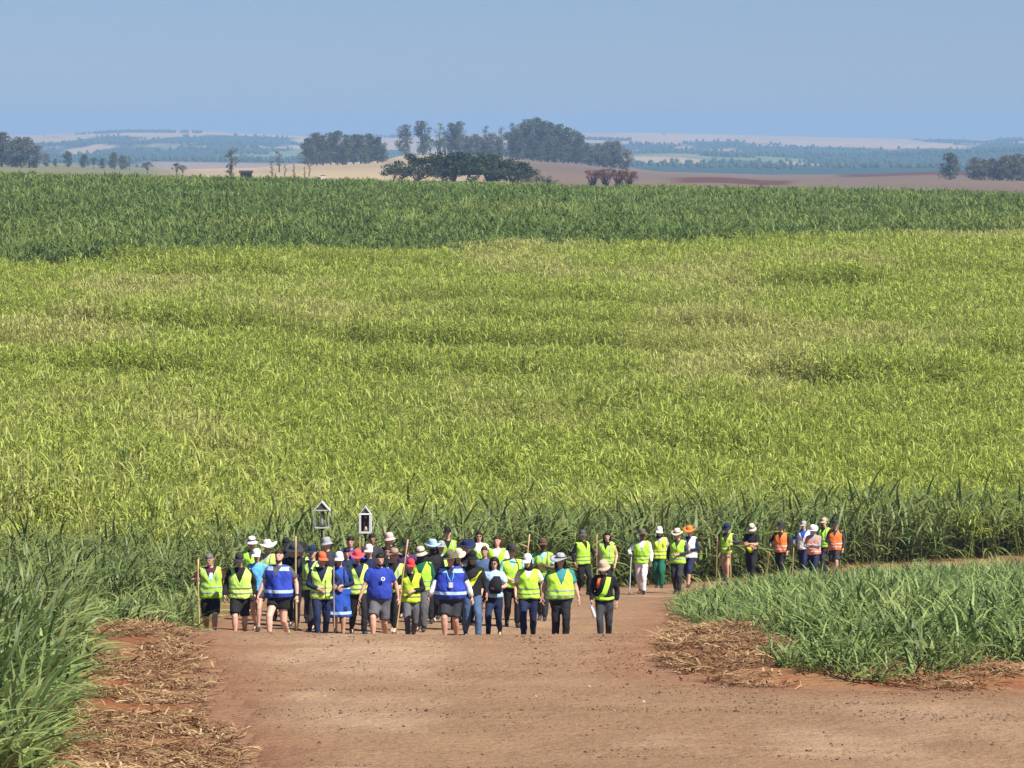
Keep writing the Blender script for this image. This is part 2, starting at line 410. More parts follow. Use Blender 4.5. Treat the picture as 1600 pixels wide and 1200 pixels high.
def plant(name, X, Y, scl, tintv, protos, label, cat, tilt=0.12, rz=3.1416):
    Z = ground_z(X, Y) - 0.02
    n = len(X)
    rot = np.stack([rng.normal(0, tilt, n), rng.normal(0, tilt, n), rng.uniform(-rz, rz, n)], 1)
    return scatter(name, np.stack([X, Y, Z], 1), rot, scl, rng.integers(0, len(protos), n), tintv, protos, label, cat)

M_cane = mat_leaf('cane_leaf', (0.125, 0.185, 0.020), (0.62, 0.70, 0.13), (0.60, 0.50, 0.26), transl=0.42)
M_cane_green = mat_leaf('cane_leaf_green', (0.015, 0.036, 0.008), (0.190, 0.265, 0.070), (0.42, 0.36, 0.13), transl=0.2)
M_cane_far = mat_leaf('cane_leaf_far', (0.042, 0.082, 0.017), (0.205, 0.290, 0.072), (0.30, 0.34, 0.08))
M_young = mat_leaf('young_cane_leaf', (0.024, 0.060, 0.013), (0.285, 0.385, 0.115), (0.42, 0.35, 0.15), transl=0.25)

vis = lambda X, Y, m: np.abs(X) < 0.124 * Y + m
YB = lambda X: 287 + 0.72 * X                     # where the yellow-green field ends
def in_tall(X, Y):
    left = np.interp(Y, [p[1] for p in CANE_LEFT], [p[0] for p in CANE_LEFT])
    a = (Y <= 103) & (X < left)
    yb = np.interp(X, [-60, -7.0] + [p[0] for p in BACK_EDGE], [103, 103] + [p[1] + 0.6 for p in BACK_EDGE])
    return a | ((Y > 103) & (Y > yb))
def dry_map(X, Y):
    k = fbm(X / 11 + 3, Y / 22, 81, 3)
    k2 = np.exp(-(((X + 9) / 9) ** 2 + ((Y - 225) / 16) ** 2)) + 0.9 * np.exp(-(((X + 17) / 7) ** 2 + ((Y - 165) / 9) ** 2)) + 0.7 * np.exp(-(((X + 1) / 6) ** 2 + ((Y - 185) / 10) ** 2)) 
    return np.clip(1.0 * sstep(0.48, 0.70, k) + 0.6 * k2, 0, 1)

def make_cane():
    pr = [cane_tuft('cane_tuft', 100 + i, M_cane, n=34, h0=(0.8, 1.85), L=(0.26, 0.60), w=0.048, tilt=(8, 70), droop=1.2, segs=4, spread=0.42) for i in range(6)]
    X, Y = spots(-45, 48, 142, 318, 0.52, lambda X, Y: vis(X, Y, 7) & in_tall(X, Y) & (Y < YB(X)))
    s = rng.uniform(0.75, 1.15, len(X)) * (0.68 + 0.56 * fbm(X / 7, Y / 5, 82)) ; k = rng.uniform(0, 1, len(X)) < 0.55 + 1.1 * fbm(X / 5, Y / 3, 87); X, Y, s = X[k], Y[k], s[k]
    t = np.clip(dry_map(X, Y) * 0.33 + rng.normal(0, 0.10, len(X)), 0, 0.9)
    plant('sugar_cane_field', X, Y, s, t, pr, 'broad yellow-green sugar cane slope with dry tan streaks above the walkers', 'cane field')
    # greener, taller fringe along the road
    pg = [cane_tuft('fringe_tuft', 200 + i, M_cane_green, n=18, h0=(0.2, 1.25), L=(0.9, 1.6), w=0.068, tilt=(8, 58), droop=1.25, segs=7, dead=4, lean=(0.35, 0)) for i in range(6)]
    X, Y = spots(-24, 30, 66, 160, 0.55, lambda X, Y: vis(X, Y, 6) & in_tall(X, Y) & (Y < 150))
    d = np.minimum(seg_dist(BACK_EDGE, X, Y, False), seg_dist(CANE_LEFT, X, Y, False))
    deep = sstep(4.0, 9.0, d)
    k = rng.uniform(0, 1, len(X)) < np.where(d < 9, 1.0, 0.55)
    yel = k & (rng.uniform(0, 1, len(X)) < deep * 0.9)
    g = k & ~yel
    s = rng.uniform(0.8, 1.2, len(X)) * (0.80 + 0.42 * fbm(X / 2.2, Y / 3, 83)) * (1 - 0.36 * sstep(-5.5, -8, X) * (1 - sstep(106, 120, Y)))
    plant('roadside_cane', X[g], Y[g], s[g], np.clip(rng.normal(0.08, 0.10, g.sum()), 0, 0.6), pg, 'dark green cane fringe standing behind the walkers along the road bend', 'cane', rz=1.0)
    plant('valley_cane', X[yel], Y[yel], s[yel], np.clip(rng.normal(0.12, 0.12, yel.sum()), 0, 0.6), pr, 'yellow-green cane tops just behind the dark roadside fringe', 'cane')
    # far dark field
    pf = [cane_tuft('far_tuft', 300 + i, M_cane_far, n=28, h0=(0.7, 1.7), L=(0.38, 0.80), w=0.075, tilt=(8, 62), droop=1.2, segs=4, spread=0.6, dead=0, stalks=0) for i in range(5)]
    X, Y = spots(-75, 75, 262, 520, 1.0, lambda X, Y: vis(X, Y, 9) & (Y > YB(X) + 2.5))
    s = rng.uniform(0.85, 1.3, len(X)) * (0.85 + 0.4 * fbm(X / 9, Y / 14, 84))
    t = np.clip(0.35 * sstep(0.5, 0.75, fbm(X / 20, Y / 30, 85)) + rng.normal(0.04, 0.10, len(X)), 0, 0.8)
    plant('far_cane_field', X, Y, s, t, pf, 'dark green cane field across the rise below the trees', 'cane field')
    # young cane on the corner
    py = [cane_tuft('young_tuft', 400 + i, M_young, n=22, h0=(0.0, 0.16), L=(0.55, 1.05), w=0.050, spread=0.26, tilt=(12, 66), droop=0.9, segs=6, dead=1, stalks=0) for i in range(7)]
    X, Y = spots(3, 24, 62, 134, 0.40, lambda X, Y: vis(X, Y, 5) & inside(YOUNG_R, X, Y))
    d = seg_dist(YOUNG_R, X, Y)
    gap = fbm(X / 1.6, Y / 2.6, 86)
    k = (gap < 0.68) | (d > 3) ; X, Y, d = X[k], Y[k], d[k]
    s = rng.uniform(0.75, 1.15, len(X)) * (0.68 + 0.34 * sstep(0, 2.0, d)) 
    plant('young_cane', X, Y, s, np.clip(rng.normal(0.05, 0.09, len(X)), 0, 0.6), py, 'low blue-green young cane on the straw-edged corner of the road', 'young cane')
    # short regrowth on the left bank
    X, Y = spots(-12, -5.6, 72, 96, 0.42, lambda X, Y: (X < np.interp(Y, [70, 76, 80, 88, 96], [-8.6, -7.2, -6.5, -6.8, -6.9])) & (X > np.interp(Y, [p[1] for p in CANE_LEFT], [p[0] for p in CANE_LEFT]) - 0.8))
    plant('regrowth_cane', X, Y, rng.uniform(0.7, 1.2, len(X)), np.clip(rng.normal(0.10, 0.1, len(X)), 0, 0.6), py, 'short leafy cane regrowth beside the straw bank at the road edge', 'young cane')
    # big wind-blown cane close by on the left
    pn = [cane_tuft('near_tuft', 500 + i, M_young, n=17, h0=(0.05, 1.0), L=(1.3, 2.0), w=0.125, spread=0.3, tilt=(6, 50), droop=0.8, lean=(0.75, 0.0), segs=8, dead=3) for i in range(6)]
    X, Y = spots(-14, -5.0, 45, 70, 0.40, lambda X, Y: in_tall(X, Y) & vis(X, Y, 4.5))
    n = len(X); Z = ground_z(X, Y) - 0.02
    rot = np.stack([rng.normal(0, 0.1, n), rng.normal(0.10, 0.10, n), rng.uniform(-0.9, 0.6, n)], 1)
    scatter('near_cane', np.stack([X, Y, Z], 1), rot, rng.uniform(0.40, 0.62, n), rng.integers(0, 6, n), np.clip(rng.normal(0.08, 0.1, n), 0, 0.6), pn,
            'tall wind-blown cane with long arching leaves beside the straw bank', 'cane')
make_cane()

# ------------------------------------------------------------------ straw litter, clods
def litter_proto(i, mat):
    r = random.Random(900 + i); V, Fc, sh = [], [], []
    for k in range(10):
        a = r.gauss(0, 0.9); L_ = r.uniform(0.15, 0.55); p = Vector((r.uniform(-.25, .25), r.uniform(-.3, .3), r.uniform(0.0, 0.05)))
        d = Vector((math.cos(a), math.sin(a), r.uniform(-.05, .10))); side = Vector((-math.sin(a), math.cos(a), r.uniform(-.6, .6))).normalized()
        pts = [p + d * (L_ * t) + Vector((0, 0, 0.05 * math.sin(3 * t) * r.uniform(-.2, 1))) for t in (0, .35, .7, 1)]
        strip(V, Fc, sh, pts, r.uniform(0.016, 0.048), side, r.uniform(0, 1))
    me = mesh('straw_bits', V, Fc); me.materials.append(mat)
    at = me.attributes.new('shade', 'FLOAT', 'POINT'); at.data.foreach_set('value', np.clip(np.array(sh, np.float32), 0, 1))
    return bpy.data.objects.new('straw_bits', me)
def make_litter():
    m = mat_leaf('dry_straw', (0.11, 0.048, 0.022), (0.66, 0.48, 0.25), (0.20, 0.090, 0.040), transl=0.15, rough=0.7)
    pr = [litter_proto(i, m) for i in range(7)]
    def keepL(X, Y):
        edge = np.interp(Y, [p[1] for p in LEFT_EDGE], [p[0] for p in LEFT_EDGE])
        return (X < edge + 0.9 * fbm(X / 1.2, Y / 2.0, 91) - 0.55) & (X > np.interp(Y, [p[1] for p in CANE_LEFT], [p[0] for p in CANE_LEFT]) - 1.2) & (fbm(X / 0.9, Y / 1.3, 92) > 0.42)
    X, Y = spots(-11, -2, 45, 84, 0.165, keepL)
    def keepR(X, Y):
        return (~inside(ROAD, X - 0.0, Y)) & (seg_dist(ROAD, X, Y) < 2.6) & (X > 1.5) & (Y > 61) & (Y < 100) & (fbm(X / 0.8, Y / 1.2, 93) > 0.47)
    X2, Y2 = spots(1.5, 14, 61, 100, 0.165, keepR)
    X = np.concatenate([X, X2]); Y = np.concatenate([Y, Y2]); n = len(X)
    rot = np.stack([rng.normal(0, .15, n), rng.normal(0, .15, n), rng.choice([0, math.pi], n) + rng.normal(0, .5, n)], 1)
    scatter('straw_litter', np.stack([X, Y, ground_z(X, Y) + 0.02], 1), rot, rng.uniform(0.4, 0.9, n), rng.integers(0, 7, n), np.clip(rng.normal(0.40, 0.35, n), 0, 1), pr,
            'dry tan cane leaves littering the banks beside the dirt road', 'straw')
    # stray bits and clods on the road itself
    pc = []
    mc = mat_leaf('clod', (0.060, 0.032, 0.022), (0.25, 0.15, 0.09), (0.60, 0.52, 0.40), transl=0.0, rough=0.9)
    for i in range(4):
        bm = bmesh.new(); bmesh.ops.create_icosphere(bm, subdivisions=1, radius=1.0)
        r = random.Random(i)
        for v in bm.verts: v.co = Vector((v.co.x * r.uniform(.7, 1.3), v.co.y * r.uniform(.7, 1.3), v.co.z * r.uniform(.45, .8)))
        me = bpy.data.meshes.new('clod'); bm.to_mesh(me); bm.free(); me.materials.append(mc)
        at = me.attributes.new('shade', 'FLOAT', 'POINT'); at.data.foreach_set('value', np.full(len(me.vertices), 0.2 + 0.2 * i, np.float32))
        pc.append(bpy.data.objects.new('clod', me))
    n = 17000
    X = rng.uniform(-7.5, 11, n * 3); Y = 48 + 30 * rng.uniform(0, 1, n * 3) ** 1.1
    k = inside(ROAD, X, Y) & (vis(X, Y, 2)); X, Y = X[k][:n], Y[k][:n]; n = len(X)
    clump = fbm(X / 1.5, Y / 0.9, 95)
    k = rng.uniform(0, 1, n) < 0.15 + 1.6 * sstep(0.45, 0.75, clump); X, Y = X[k], Y[k]; n = len(X)
    s = np.clip(rng.lognormal(-4.6, 0.5, n), 0.005, 0.04)
    rot = np.stack([rng.normal(0, .4, n), rng.normal(0, .4, n), rng.uniform(0, 6.28, n)], 1)
    scatter('road_clods', np.stack([X, Y, ground_z(X, Y) + 0.03], 1), rot, s, rng.integers(0, 4, n), (rng.uniform(0, 1, n) < 0.015) * 0.5, pc, 'small earth clods and pebbles scattered on the dirt road', 'clods')
make_litter()

# ------------------------------------------------------------------ trees and far things
def mat_tree(name, dark, light, transl=0.2):
    m, N, L, B = nodes_of(name)
    g = N.new('ShaderNodeNewGeometry'); oi = N.new('ShaderNodeObjectInfo')
    a = N.new('ShaderNodeAttribute'); a.attribute_name = 'shade'
    mx = N.new('ShaderNodeMix'); mx.data_type = 'RGBA'; mx.inputs[6].default_value = dark + (1,); mx.inputs[7].default_value = light + (1,)
    L.new(a.outputs['Fac'], mx.inputs[0])
    hs = N.new('ShaderNodeHueSaturation'); L.new(mx.outputs[2], hs.inputs['Color'])
    mr = N.new('ShaderNodeMapRange'); mr.inputs['To Min'].default_value = 0.75; mr.inputs['To Max'].default_value = 1.3
    L.new(oi.outputs['Random'], mr.inputs['Value']); L.new(mr.outputs[0], hs.inputs['Value'])
    L.new(hs.outputs[0], B.inputs['Base Color']); B.inputs['Roughness'].default_value = 0.7; B.inputs['Specular IOR Level'].default_value = 0.2
    tr = N.new('ShaderNodeBsdfTranslucent'); L.new(hs.outputs[0], tr.inputs['Color'])
    ms = N.new('ShaderNodeMixShader'); ms.inputs[0].default_value = transl
    L.new(B.outputs[0], ms.inputs[1]); L.new(tr.outputs[0], ms.inputs[2]); L.new(ms.outputs[0], N['Material Output'].inputs['Surface'])
    return m
def tube(V, Fc, pts, rad, seg=6, caps=True):
    b0 = len(V); n = len(pts)
    for i, p in enumerate(pts):
        t = (pts[min(i + 1, n - 1)] - pts[max(i - 1, 0)]).normalized()
        s = t.cross(Vector((0.13, 0.91, 0.31))).normalized(); u = t.cross(s)
        for q in range(seg):
            a = 2 * math.pi * q / seg
            V.append(p + (s * math.cos(a) + u * math.sin(a)) * rad[i])
    for i in range(n - 1):
        for q in range(seg):
            a = b0 + i * seg + q; b = b0 + i * seg + (q + 1) % seg
            Fc.append((a, b, b + seg, a + seg))
    if caps:
        Fc.append(tuple(b0 + q for q in range(seg))[::-1]); Fc.append(tuple(b0 + (n - 1) * seg + q for q in range(seg)))

def tree_proto(seed, kind):
    """unit-height tree: (trunk mesh, crown mesh)"""
    r = random.Random(seed); V, Fc = [], []; clumps = []
    if kind == 'gum':
        h0, W_, lean = r.uniform(.05, .10), r.uniform(.21, .28), r.uniform(-.05, .05)
        tr = [Vector((0, 0, -0.03)), Vector((lean * .3, 0, .25)), Vector((lean, r.uniform(-.03, .03), .55)), Vector((lean * 1.4, 0, .86))]
        tube(V, Fc, tr, [.026, .02, .014, .004])
        for k in range(25):
            z = h0 + (.9 - h0) * (k + r.random()) / 25; a = r.uniform(0, 6.28); rr = W_ * (1 - ((z - .45) / .66) ** 2) * r.uniform(.45, 1.05)
            c = Vector((lean + rr * math.cos(a), rr * math.sin(a), z + .03)); st = Vector((lean * z, 0, max(.2, z - rr * .9)))
            tube(V, Fc, [st, (st + c) / 2 + Vector((0, 0, -.02)), c], [.010, .007, .003], 4)
            clumps.append((c, r.uniform(.10, .16), .85))
        clumps.append((Vector((lean * 1.3, 0, .93)), .075, .8)); clumps.append((Vector((lean, 0, .75)), .13, .8)); clumps.append((Vector((lean * .8, 0, .55)), .14, .8))
        nl, sz = 85, .05
    elif kind == 'narrow':
        tube(V, Fc, [Vector((0, 0, -.03)), Vector((.01, 0, .5)), Vector((0, 0, .97))], [.022, .016, .004])
        for k in range(10):
            z = .34 + .60 * k / 9; a = r.uniform(0, 6.28); rr = .07 * (1.1 - abs(z - .6)) * r.uniform(.5, 1.2)
            c = Vector((rr * math.cos(a), rr * math.sin(a), z)); tube(V, Fc, [Vector((0, 0, z - .06)), c], [.006, .002], 4)
            clumps.append((c, r.uniform(.05, .095), .9))
        nl, sz = 46, .036
    elif kind == 'round':
        tube(V, Fc, [Vector((0, 0, -.03)), Vector((.02, 0, .22)), Vector((0, .02, .5))], [.04, .03, .012])
        for k in range(12):
            a = r.uniform(0, 6.28); e = r.uniform(-.25, 1.2); rr = r.uniform(.2, .36)
            c = Vector((rr * math.cos(a) * math.cos(e), rr * math.sin(a) * math.cos(e), .58 + .30 * math.sin(e)))
            tube(V, Fc, [Vector((.02, 0, .25)), (Vector((0, 0, .3)) + c) / 2, c], [.014, .009, .003], 4)
            clumps.append((c, r.uniform(.11, .17), .75))
        clumps.append((Vector((0, 0, .6)), .2, .9))
        nl, sz = 70, .05
    elif kind == 'flat':
        for k in range(4):
            a = k * 1.57 + r.uniform(-.4, .4); d = r.uniform(.25, .6)
            tube(V, Fc, [Vector((0, 0, -.03)), Vector((.12 * math.cos(a), .12 * math.sin(a), .25)), Vector((d * math.cos(a), d * math.sin(a), .62))], [.05, .035, .012])
        for k in range(46):
            a = r.uniform(0, 6.28); rr = math.sqrt(r.uniform(0, 1)) * 1.15; z = (.84 - .46 * (rr / 1.15) ** 2.2) * r.choice((1, 1, 1, .72, .5)) + r.uniform(-.08, .06)
            c = Vector((rr * math.cos(a), rr * .8 * math.sin(a), z))
            tube(V, Fc, [Vector((rr * .35 * math.cos(a), rr * .28 * math.sin(a), .42)), c * .8, c], [.014, .009, .003], 4)
            clumps.append((c, r.uniform(.16, .25), .6))
        nl, sz = 120, .078
    elif kind == 'shrub':
        for k in range(5):
            a = r.uniform(0, 6.28); tube(V, Fc, [Vector((0, 0, -.03)), Vector((.3 * math.cos(a), .3 * math.sin(a), .6))], [.03, .008], 4)
        for k in range(12):
            a = r.uniform(0, 6.28); rr = r.uniform(0, .8); clumps.append((Vector((rr * math.cos(a), rr * math.sin(a), r.uniform(.25, .8) - .2 * rr)), r.uniform(.16, .28), .8))
        nl, sz = 55, .085
    elif kind == 'twiggy':
        for k in range(34):
            a = r.uniform(0, 6.28); rr = r.uniform(.15, .8); b = Vector((r.uniform(-.2, .2), r.uniform(-.2, .2), -.03)); e = Vector((rr * math.cos(a), rr * math.sin(a), r.uniform(.6, 1.0)))
            tube(V, Fc, [b, (b + e) / 2 + Vector((0, 0, .08)), e], [.028, .018, .007], 4)
            clumps.append((e, r.uniform(.10, .2), .8))
        nl, sz = 34, .075
    tm = mesh('trunk', V, Fc, True)
    V, Fc, sh = [], [], []
    for c, rad, fl in clumps:
        cs = r.uniform(.2, .8)
        for k in range(nl):
            d = Vector((r.gauss(0, 1), r.gauss(0, 1), r.gauss(0, 1))).normalized() * rad * r.uniform(.25, 1.08) ** .6
            d.z *= fl; p = c + d
            n = (d.normalized() * .7 + Vector((r.gauss(0, 1), r.gauss(0, 1), r.gauss(0, 1))) * .6).normalized()
            s = n.cross(Vector((r.gauss(0, 1), r.gauss(0, 1), r.gauss(0, 1)))).normalized(); u = n.cross(s)
            w = sz * r.uniform(.5, 1.1); b = len(V)
            V += [p - s * w * .5, p + u * w * .32, p + s * w * .6, p - u * w * .32]; Fc.append((b, b + 1, b + 2, b + 3))
            q = min(1, max(0, cs + r.uniform(-.25, .25))); sh += [q] * 4
    cm = mesh('crown', V, Fc)
    at = cm.attributes.new('shade', 'FLOAT', 'POINT'); at.data.foreach_set('value', np.array(sh, np.float32))
    return tm, cm

M_gum = mat_tree('gum_foliage', (0.040, 0.052, 0.026), (0.135, 0.140, 0.075))
M_gumgrey = mat_tree('grey_gum_foliage', (0.070, 0.075, 0.045), (0.19, 0.175, 0.11))
M_dark = mat_tree('dark_foliage', (0.013, 0.026, 0.010), (0.055, 0.080, 0.026))
M_green = mat_tree('green_foliage', (0.030, 0.060, 0.020), (0.10, 0.16, 0.05))
M_rust = mat_tree('rust_twigs', (0.10, 0.045, 0.025), (0.22, 0.105, 0.06))
M_bark = mat_plain('bark', (0.13, 0.10, 0.075), 0.9, 0.3, 4.0)
KIND_MAT = {'gum': M_gum, 'greygum': M_gumgrey, 'narrow': M_gum, 'round': M_green, 'flat': M_dark, 'shrub': M_dark, 'twiggy': M_rust, 'darkround': M_dark}
PROTO = {}
def proto(kind, i):
    key = (kind, i)
    if key not in PROTO:
        base = {'greygum': 'gum', 'darkround': 'round'}.get(kind, kind)
        tm, cm = tree_proto(hash((base, i)) % 9973 if False else (sum(map(ord, kind)) * 31 + i * 77), base)
        tm.materials.append(M_bark if kind != 'twiggy' else M_rust); cm.materials.append(KIND_MAT[kind])
        PROTO[key] = (tm, cm)
    return PROTO[key]
TN = [0]
def tree(name, kind, px, top, base, Y, label, group=None, wide=1.0, cat='tree'):
    """base row only fixes the height; the tree stands on the ground at (px, Y)"""
    TN[0] += 1
    X = wx(px, Y); h = (base - top) / F * Y; zg = gz(X, Y)
    # sink or raise along the slope: keep the tree's top where it shows
    o = empty(name, (X, Y, zg - 0.02 * h), TN[0] * 2.399)
    tm, cm = proto(kind, TN[0] % 3)
    ztop = -(top - HROW) / F * Y
    h = max(0.5 * h, ztop - zg) if abs((ztop - zg) - h) < 0.6 * h else h
    o.scale = (h * wide, h * wide, h)
    link('trunk', tm, None, o); link('crown', cm, None, o)
    return tag(o, label, cat, group)

def make_trees():
    g1 = 'gum trees at the left end of the skyline'
    for px, top, w in ((-14, 206, 1.1), (4, 204, 1.15), (20, 218, 1.1), (34, 213, 1.2), (47, 212, 1.1), (58, 226, 1.2)):
        tree('gum_tree', 'greygum', px, top, 254, 1650, ('grey-green gum tree in the close clump at the end of the olive rise' if top < 220 else 'shorter grey-green gum at the foot of the clump on the olive rise'), g1, w)
    g2 = 'small trees strung along the left rise'
    for px, top, base, k in ((75, 239, 256, 'greygum'), (88, 247, 257, 'gum'), (108, 235, 260, 'gum'), (133, 240, 260, 'gum'), (147, 245, 260, 'round'), (161, 246, 260, 'gum'), (180, 237, 261, 'gum'), (193, 242, 261, 'gum'), (203, 243, 261, 'narrow')):
        tree('small_tree', k, px, top, base, 1850, 'small dark open-crowned tree in the straggling row on the olive rise', g2, 1.15)
    tree('round_tree', 'darkround', 231, 251, 266, 1500, 'single round dark bush-like tree between the straggling row and the two tree pair', None, 1.2)
    for px, top in ((277, 253), (286, 256)):
        tree('round_tree', 'darkround', px, top, 268, 1400, 'one of two small dark trees touching on the tan field', 'pair of small trees on the tan field')
    tree('slender_tree', 'narrow', 362, 230, 276, 900, 'tall slender dark tree standing alone beside the flat-roofed shed', None, 1.5)
    tree('slender_tree', 'narrow', 437, 235, 264, 1500, 'slender pale tree standing alone left of the dense gum clump', None, 1.5)
    for px, top, base in ((425, 250, 274), (446, 256, 274), (460, 256, 276), (476, 260, 276), (484, 256, 276)):
        tree('sapling', 'narrow', px, top, base, 1050, 'thin dark sapling in the tan field near the shed', 'saplings in the tan field', 0.8)
    for px, top, base in ((13, 262, 270), (38, 265, 271), (63, 262, 271), (90, 263, 271), (158, 262, 272), (296, 268, 276), (500, 270, 277)):
        tree('field_bush', 'shrub', px, top, base, 760, 'small dark bush on the field margin beyond the dark cane', 'bushes on the field margin', 1.0, 'bush')
    g3 = 'gum trees of the dense left clump'
    for px, top, Y in ((482, 214, 1950), (496, 206, 1960), (505, 210, 1940), (517, 205, 1980), (528, 203, 1960), (541, 209, 1950), (553, 208, 1970), (564, 210, 1940), (577, 207, 1960), (590, 212, 1950), (486, 226, 1900), (536, 226, 1900), (570, 228, 1900), (597, 226, 1930)):
        tree('gum_tree', 'gum', px, top, 256, Y, ({482: 'gum at the end of the dense clump beside the slender pale tree', 590: 'gum at the end of the dense clump beside the flat-crowned trees', 528: 'tallest gum of the dense clump on the tan field'}.get(px, 'lower gum in front of the dense clump on the tan field' if top > 220 else 'dark gum tree in the dense clump standing apart on the tan field')), g3, 1.05)
    g4 = 'gum trees on the hilltop above the flat-crowned tree'
    for px, top in ((634, 193), (661, 187), (706, 191), (718, 188)):
        tree('gum_tree', 'gum', px, top, 236, 2120, {634: 'tall hilltop gum standing nearest the dense left clump', 661: 'tall hilltop gum beside the slim pointed tree', 706: 'tall hilltop gum just past the slim pointed tree', 718: 'tall hilltop gum next to the low grey gums'}[px], g4, 0.95)
    tree('slender_tree', 'narrow', 688, 191, 232, 2120, 'slim pointed tree between the tall hilltop gums', None, 1.5)
    for px, top in ((672, 215), (684, 217), (695, 214)):
        tree('leafy_tree', 'round', px, top, 240, 2080, 'low fresh-green tree beneath the tall hilltop gums', 'low green trees under the hilltop gums', 1.0)
    for px, top in ((728, 212), (740, 208), (752, 213), (764, 207), (776, 212), (730, 224), (756, 224), (780, 225)):
        tree('gum_tree', 'greygum', px, top, 246, 2060, 'low grey gum linking the hilltop gums to the big wood', 'low gums along the hilltop', 1.15)
    for px, top in ((759, 195), (784, 196), (801, 190)):
        tree('slender_tree', 'narrow', px, top, 246, 2100, 'thin pointed tree rising above the low grey gums on the hill', 'thin pointed trees on the hill', 1.2)
    g5 = 'gum trees of the big hilltop wood'
    for px, top, Y in ((797, 204, 2080), (806, 199, 2060), (817, 190, 2090), (829, 184, 2080), (840, 182, 2100), (852, 187, 2080), (863, 189, 2090), (876, 192, 2080), (888, 197, 2060), (899, 203, 2070), (909, 210, 2060), (917, 222, 2060),
                       (812, 218, 2000), (833, 208, 1990), (857, 212, 1990), (880, 218, 1980), (900, 226, 1980), (845, 226, 1960), (868, 230, 1950)):
        tree('gum_tree', 'gum', px, top, 254, Y, {840: 'highest gum crowning the big domed wood on the hilltop', 797: 'gum at the edge of the big domed wood beside the thin pointed trees', 917: 'last gum of the big domed wood beside the low trailing gums'}.get(px, 'lower gum at the front foot of the big domed wood' if Y < 2010 else 'tall gum tree in the big domed wood on the hilltop'), g5, 0.95)
    for px, top in ((925, 232), (936, 222), (948, 219), (960, 220), (968, 218), (979, 232), (943, 238), (972, 242)):
        tree('gum_tree', 'greygum', px, top, 264, 1980, 'shorter gum in the low group trailing down the hill from the big wood', 'low gums below the big wood', 1.0)
    for px, top, w in ((652, 238, 1.15), (708, 234, 1.25), (765, 236, 1.25), (800, 246, 1.0)):
        tree('flat_tree', 'flat', px, top, 287, 930, {652: 'dark flat-crowned tree at the cane edge, nearest the dense gum clump', 708: 'broad dark flat-crowned tree at the cane edge, second from the dense gum clump', 765: 'broad dark flat-crowned tree at the cane edge, second from the low dark bushes', 800: 'low dark flat-crowned tree right beside the low dark bushes'}[px], 'flat-crowned trees at the cane edge', w * 0.95)
    for px, top in ((822, 268), (842, 268), (858, 274)):
        tree('field_bush', 'shrub', px, top, 288, 900, 'low dark bush beside the flat-crowned tree', 'bushes beside the flat-crowned trees', 1.1, 'bush')
    for px, top in ((925, 266), (946, 264), (965, 265), (980, 268)):
        tree('twiggy_bush', 'twiggy', px, top, 289, 950, 'leafless rust-brown bush on the brown field', 'rust-brown bushes', 0.85, 'bush')
    tree('round_tree', 'gum', 1483, 237, 271, 1450, 'open-crowned tree standing alone on the dark berm of the brown field', None, 1.3)
    for px, top, w in ((1522, 244, 1.2), (1538, 247, 1.3), (1552, 246, 1.2), (1566, 243, 1.2), (1580, 241, 1.2), (1594, 238, 1.2), (1608, 238, 1.2), (1624, 240, 1.2), (1530, 256, 1.4), (1560, 257, 1.4), (1588, 256, 1.4)):
        tree('gum_tree', 'greygum', px, top, 273, 1480, ({1522: 'grey bushy tree of the thicket nearest the lone open-crowned tree'}.get(px, 'low bush-like tree at the front of the grey thicket' if top > 250 else 'grey bushy tree in the thicket beyond the lone open-crowned tree')), 'trees of the right thicket', w)
    for px, top, base in ((1225, 288, 300), (1241, 290, 300), (150, 262, 274), (1060, 290, 298), (1120, 292, 300)):
        tree('field_bush', 'shrub', px, top, base, 540, 'dark weedy bush poking above the top of the far cane', 'weeds at the top of the far cane', 1.2, 'bush')
    # specks of trees on the hills across the valley
    for px, top, base, Y in ((1037, 204, 209, 8800), (1090, 219, 226, 6000), (1105, 218, 226, 6000), (1118, 218, 226, 6000), (1158, 225, 230, 5600), (1264, 224, 230, 5600), (1288, 224, 230, 5600), (1345, 226, 230, 6300),
                             (70, 206, 210, 8800), (1586, 222, 229, 5600), (1250, 262, 270, 4300), (1215, 258, 266, 4300), (1290, 262, 268, 4300), (1150, 262, 268, 4300)):
        X = wx(px, Y); h = (base - top) / F * Y
        o = empty('hill_tree', (X, Y, gz(X, Y)), px); tm, cm = proto('round', px % 3); o.scale = (h * 1.3, h * 1.3, h)
        link('trunk', tm, None, o); link('crown', cm, None, o)
        tag(o, 'distant dark tree dotted on the hazy hills across the valley', 'tree', 'trees on the far hills')
    # tree belts on the far ridge: read as one mass
    V, Fc, sh = [], [], []
    r = random.Random(5)
    def belt(p0, p1, Y, hgt, n, rows=2):
        for k in range(n):
            px = p0 + (p1 - p0) * r.random(); Yk = Y + r.uniform(-60, 60); X = wx(px, Yk); z = gz(X, Yk); h = hgt * r.uniform(.6, 1.15)
            b = len(V); ring = 6
            for lv, (zz, rr) in enumerate(((-.1, .30), (.35, .50), (.75, .42), (1.0, .1))):
                for q in range(ring):
                    a = q * 6.283 / ring + lv * .5; j = r.uniform(.8, 1.2)
                    V.append((X + h * rr * j * math.cos(a), Yk + h * rr * j * math.sin(a), z + h * zz * r.uniform(.93, 1.07))); sh.append(r.random())
            for lv in range(3):
                for q in range(ring):
                    a = b + lv * ring + q; c = b + lv * ring + (q + 1) % ring; Fc.append((a, c, c + ring, a + ring))
            Fc.append(tuple(b + 3 * ring + q for q in range(ring)))
    belt(150, 275, 9000, 6, 216); belt(283, 296, 9000, 6, 28); belt(302, 316, 9000, 6, 32); belt(120, 150, 9000, 4, 21)
    belt(1560, 1660, 8700, 8, 108); belt(915, 985, 7600, 6, 108); belt(480, 620, 9000, 7, 40)
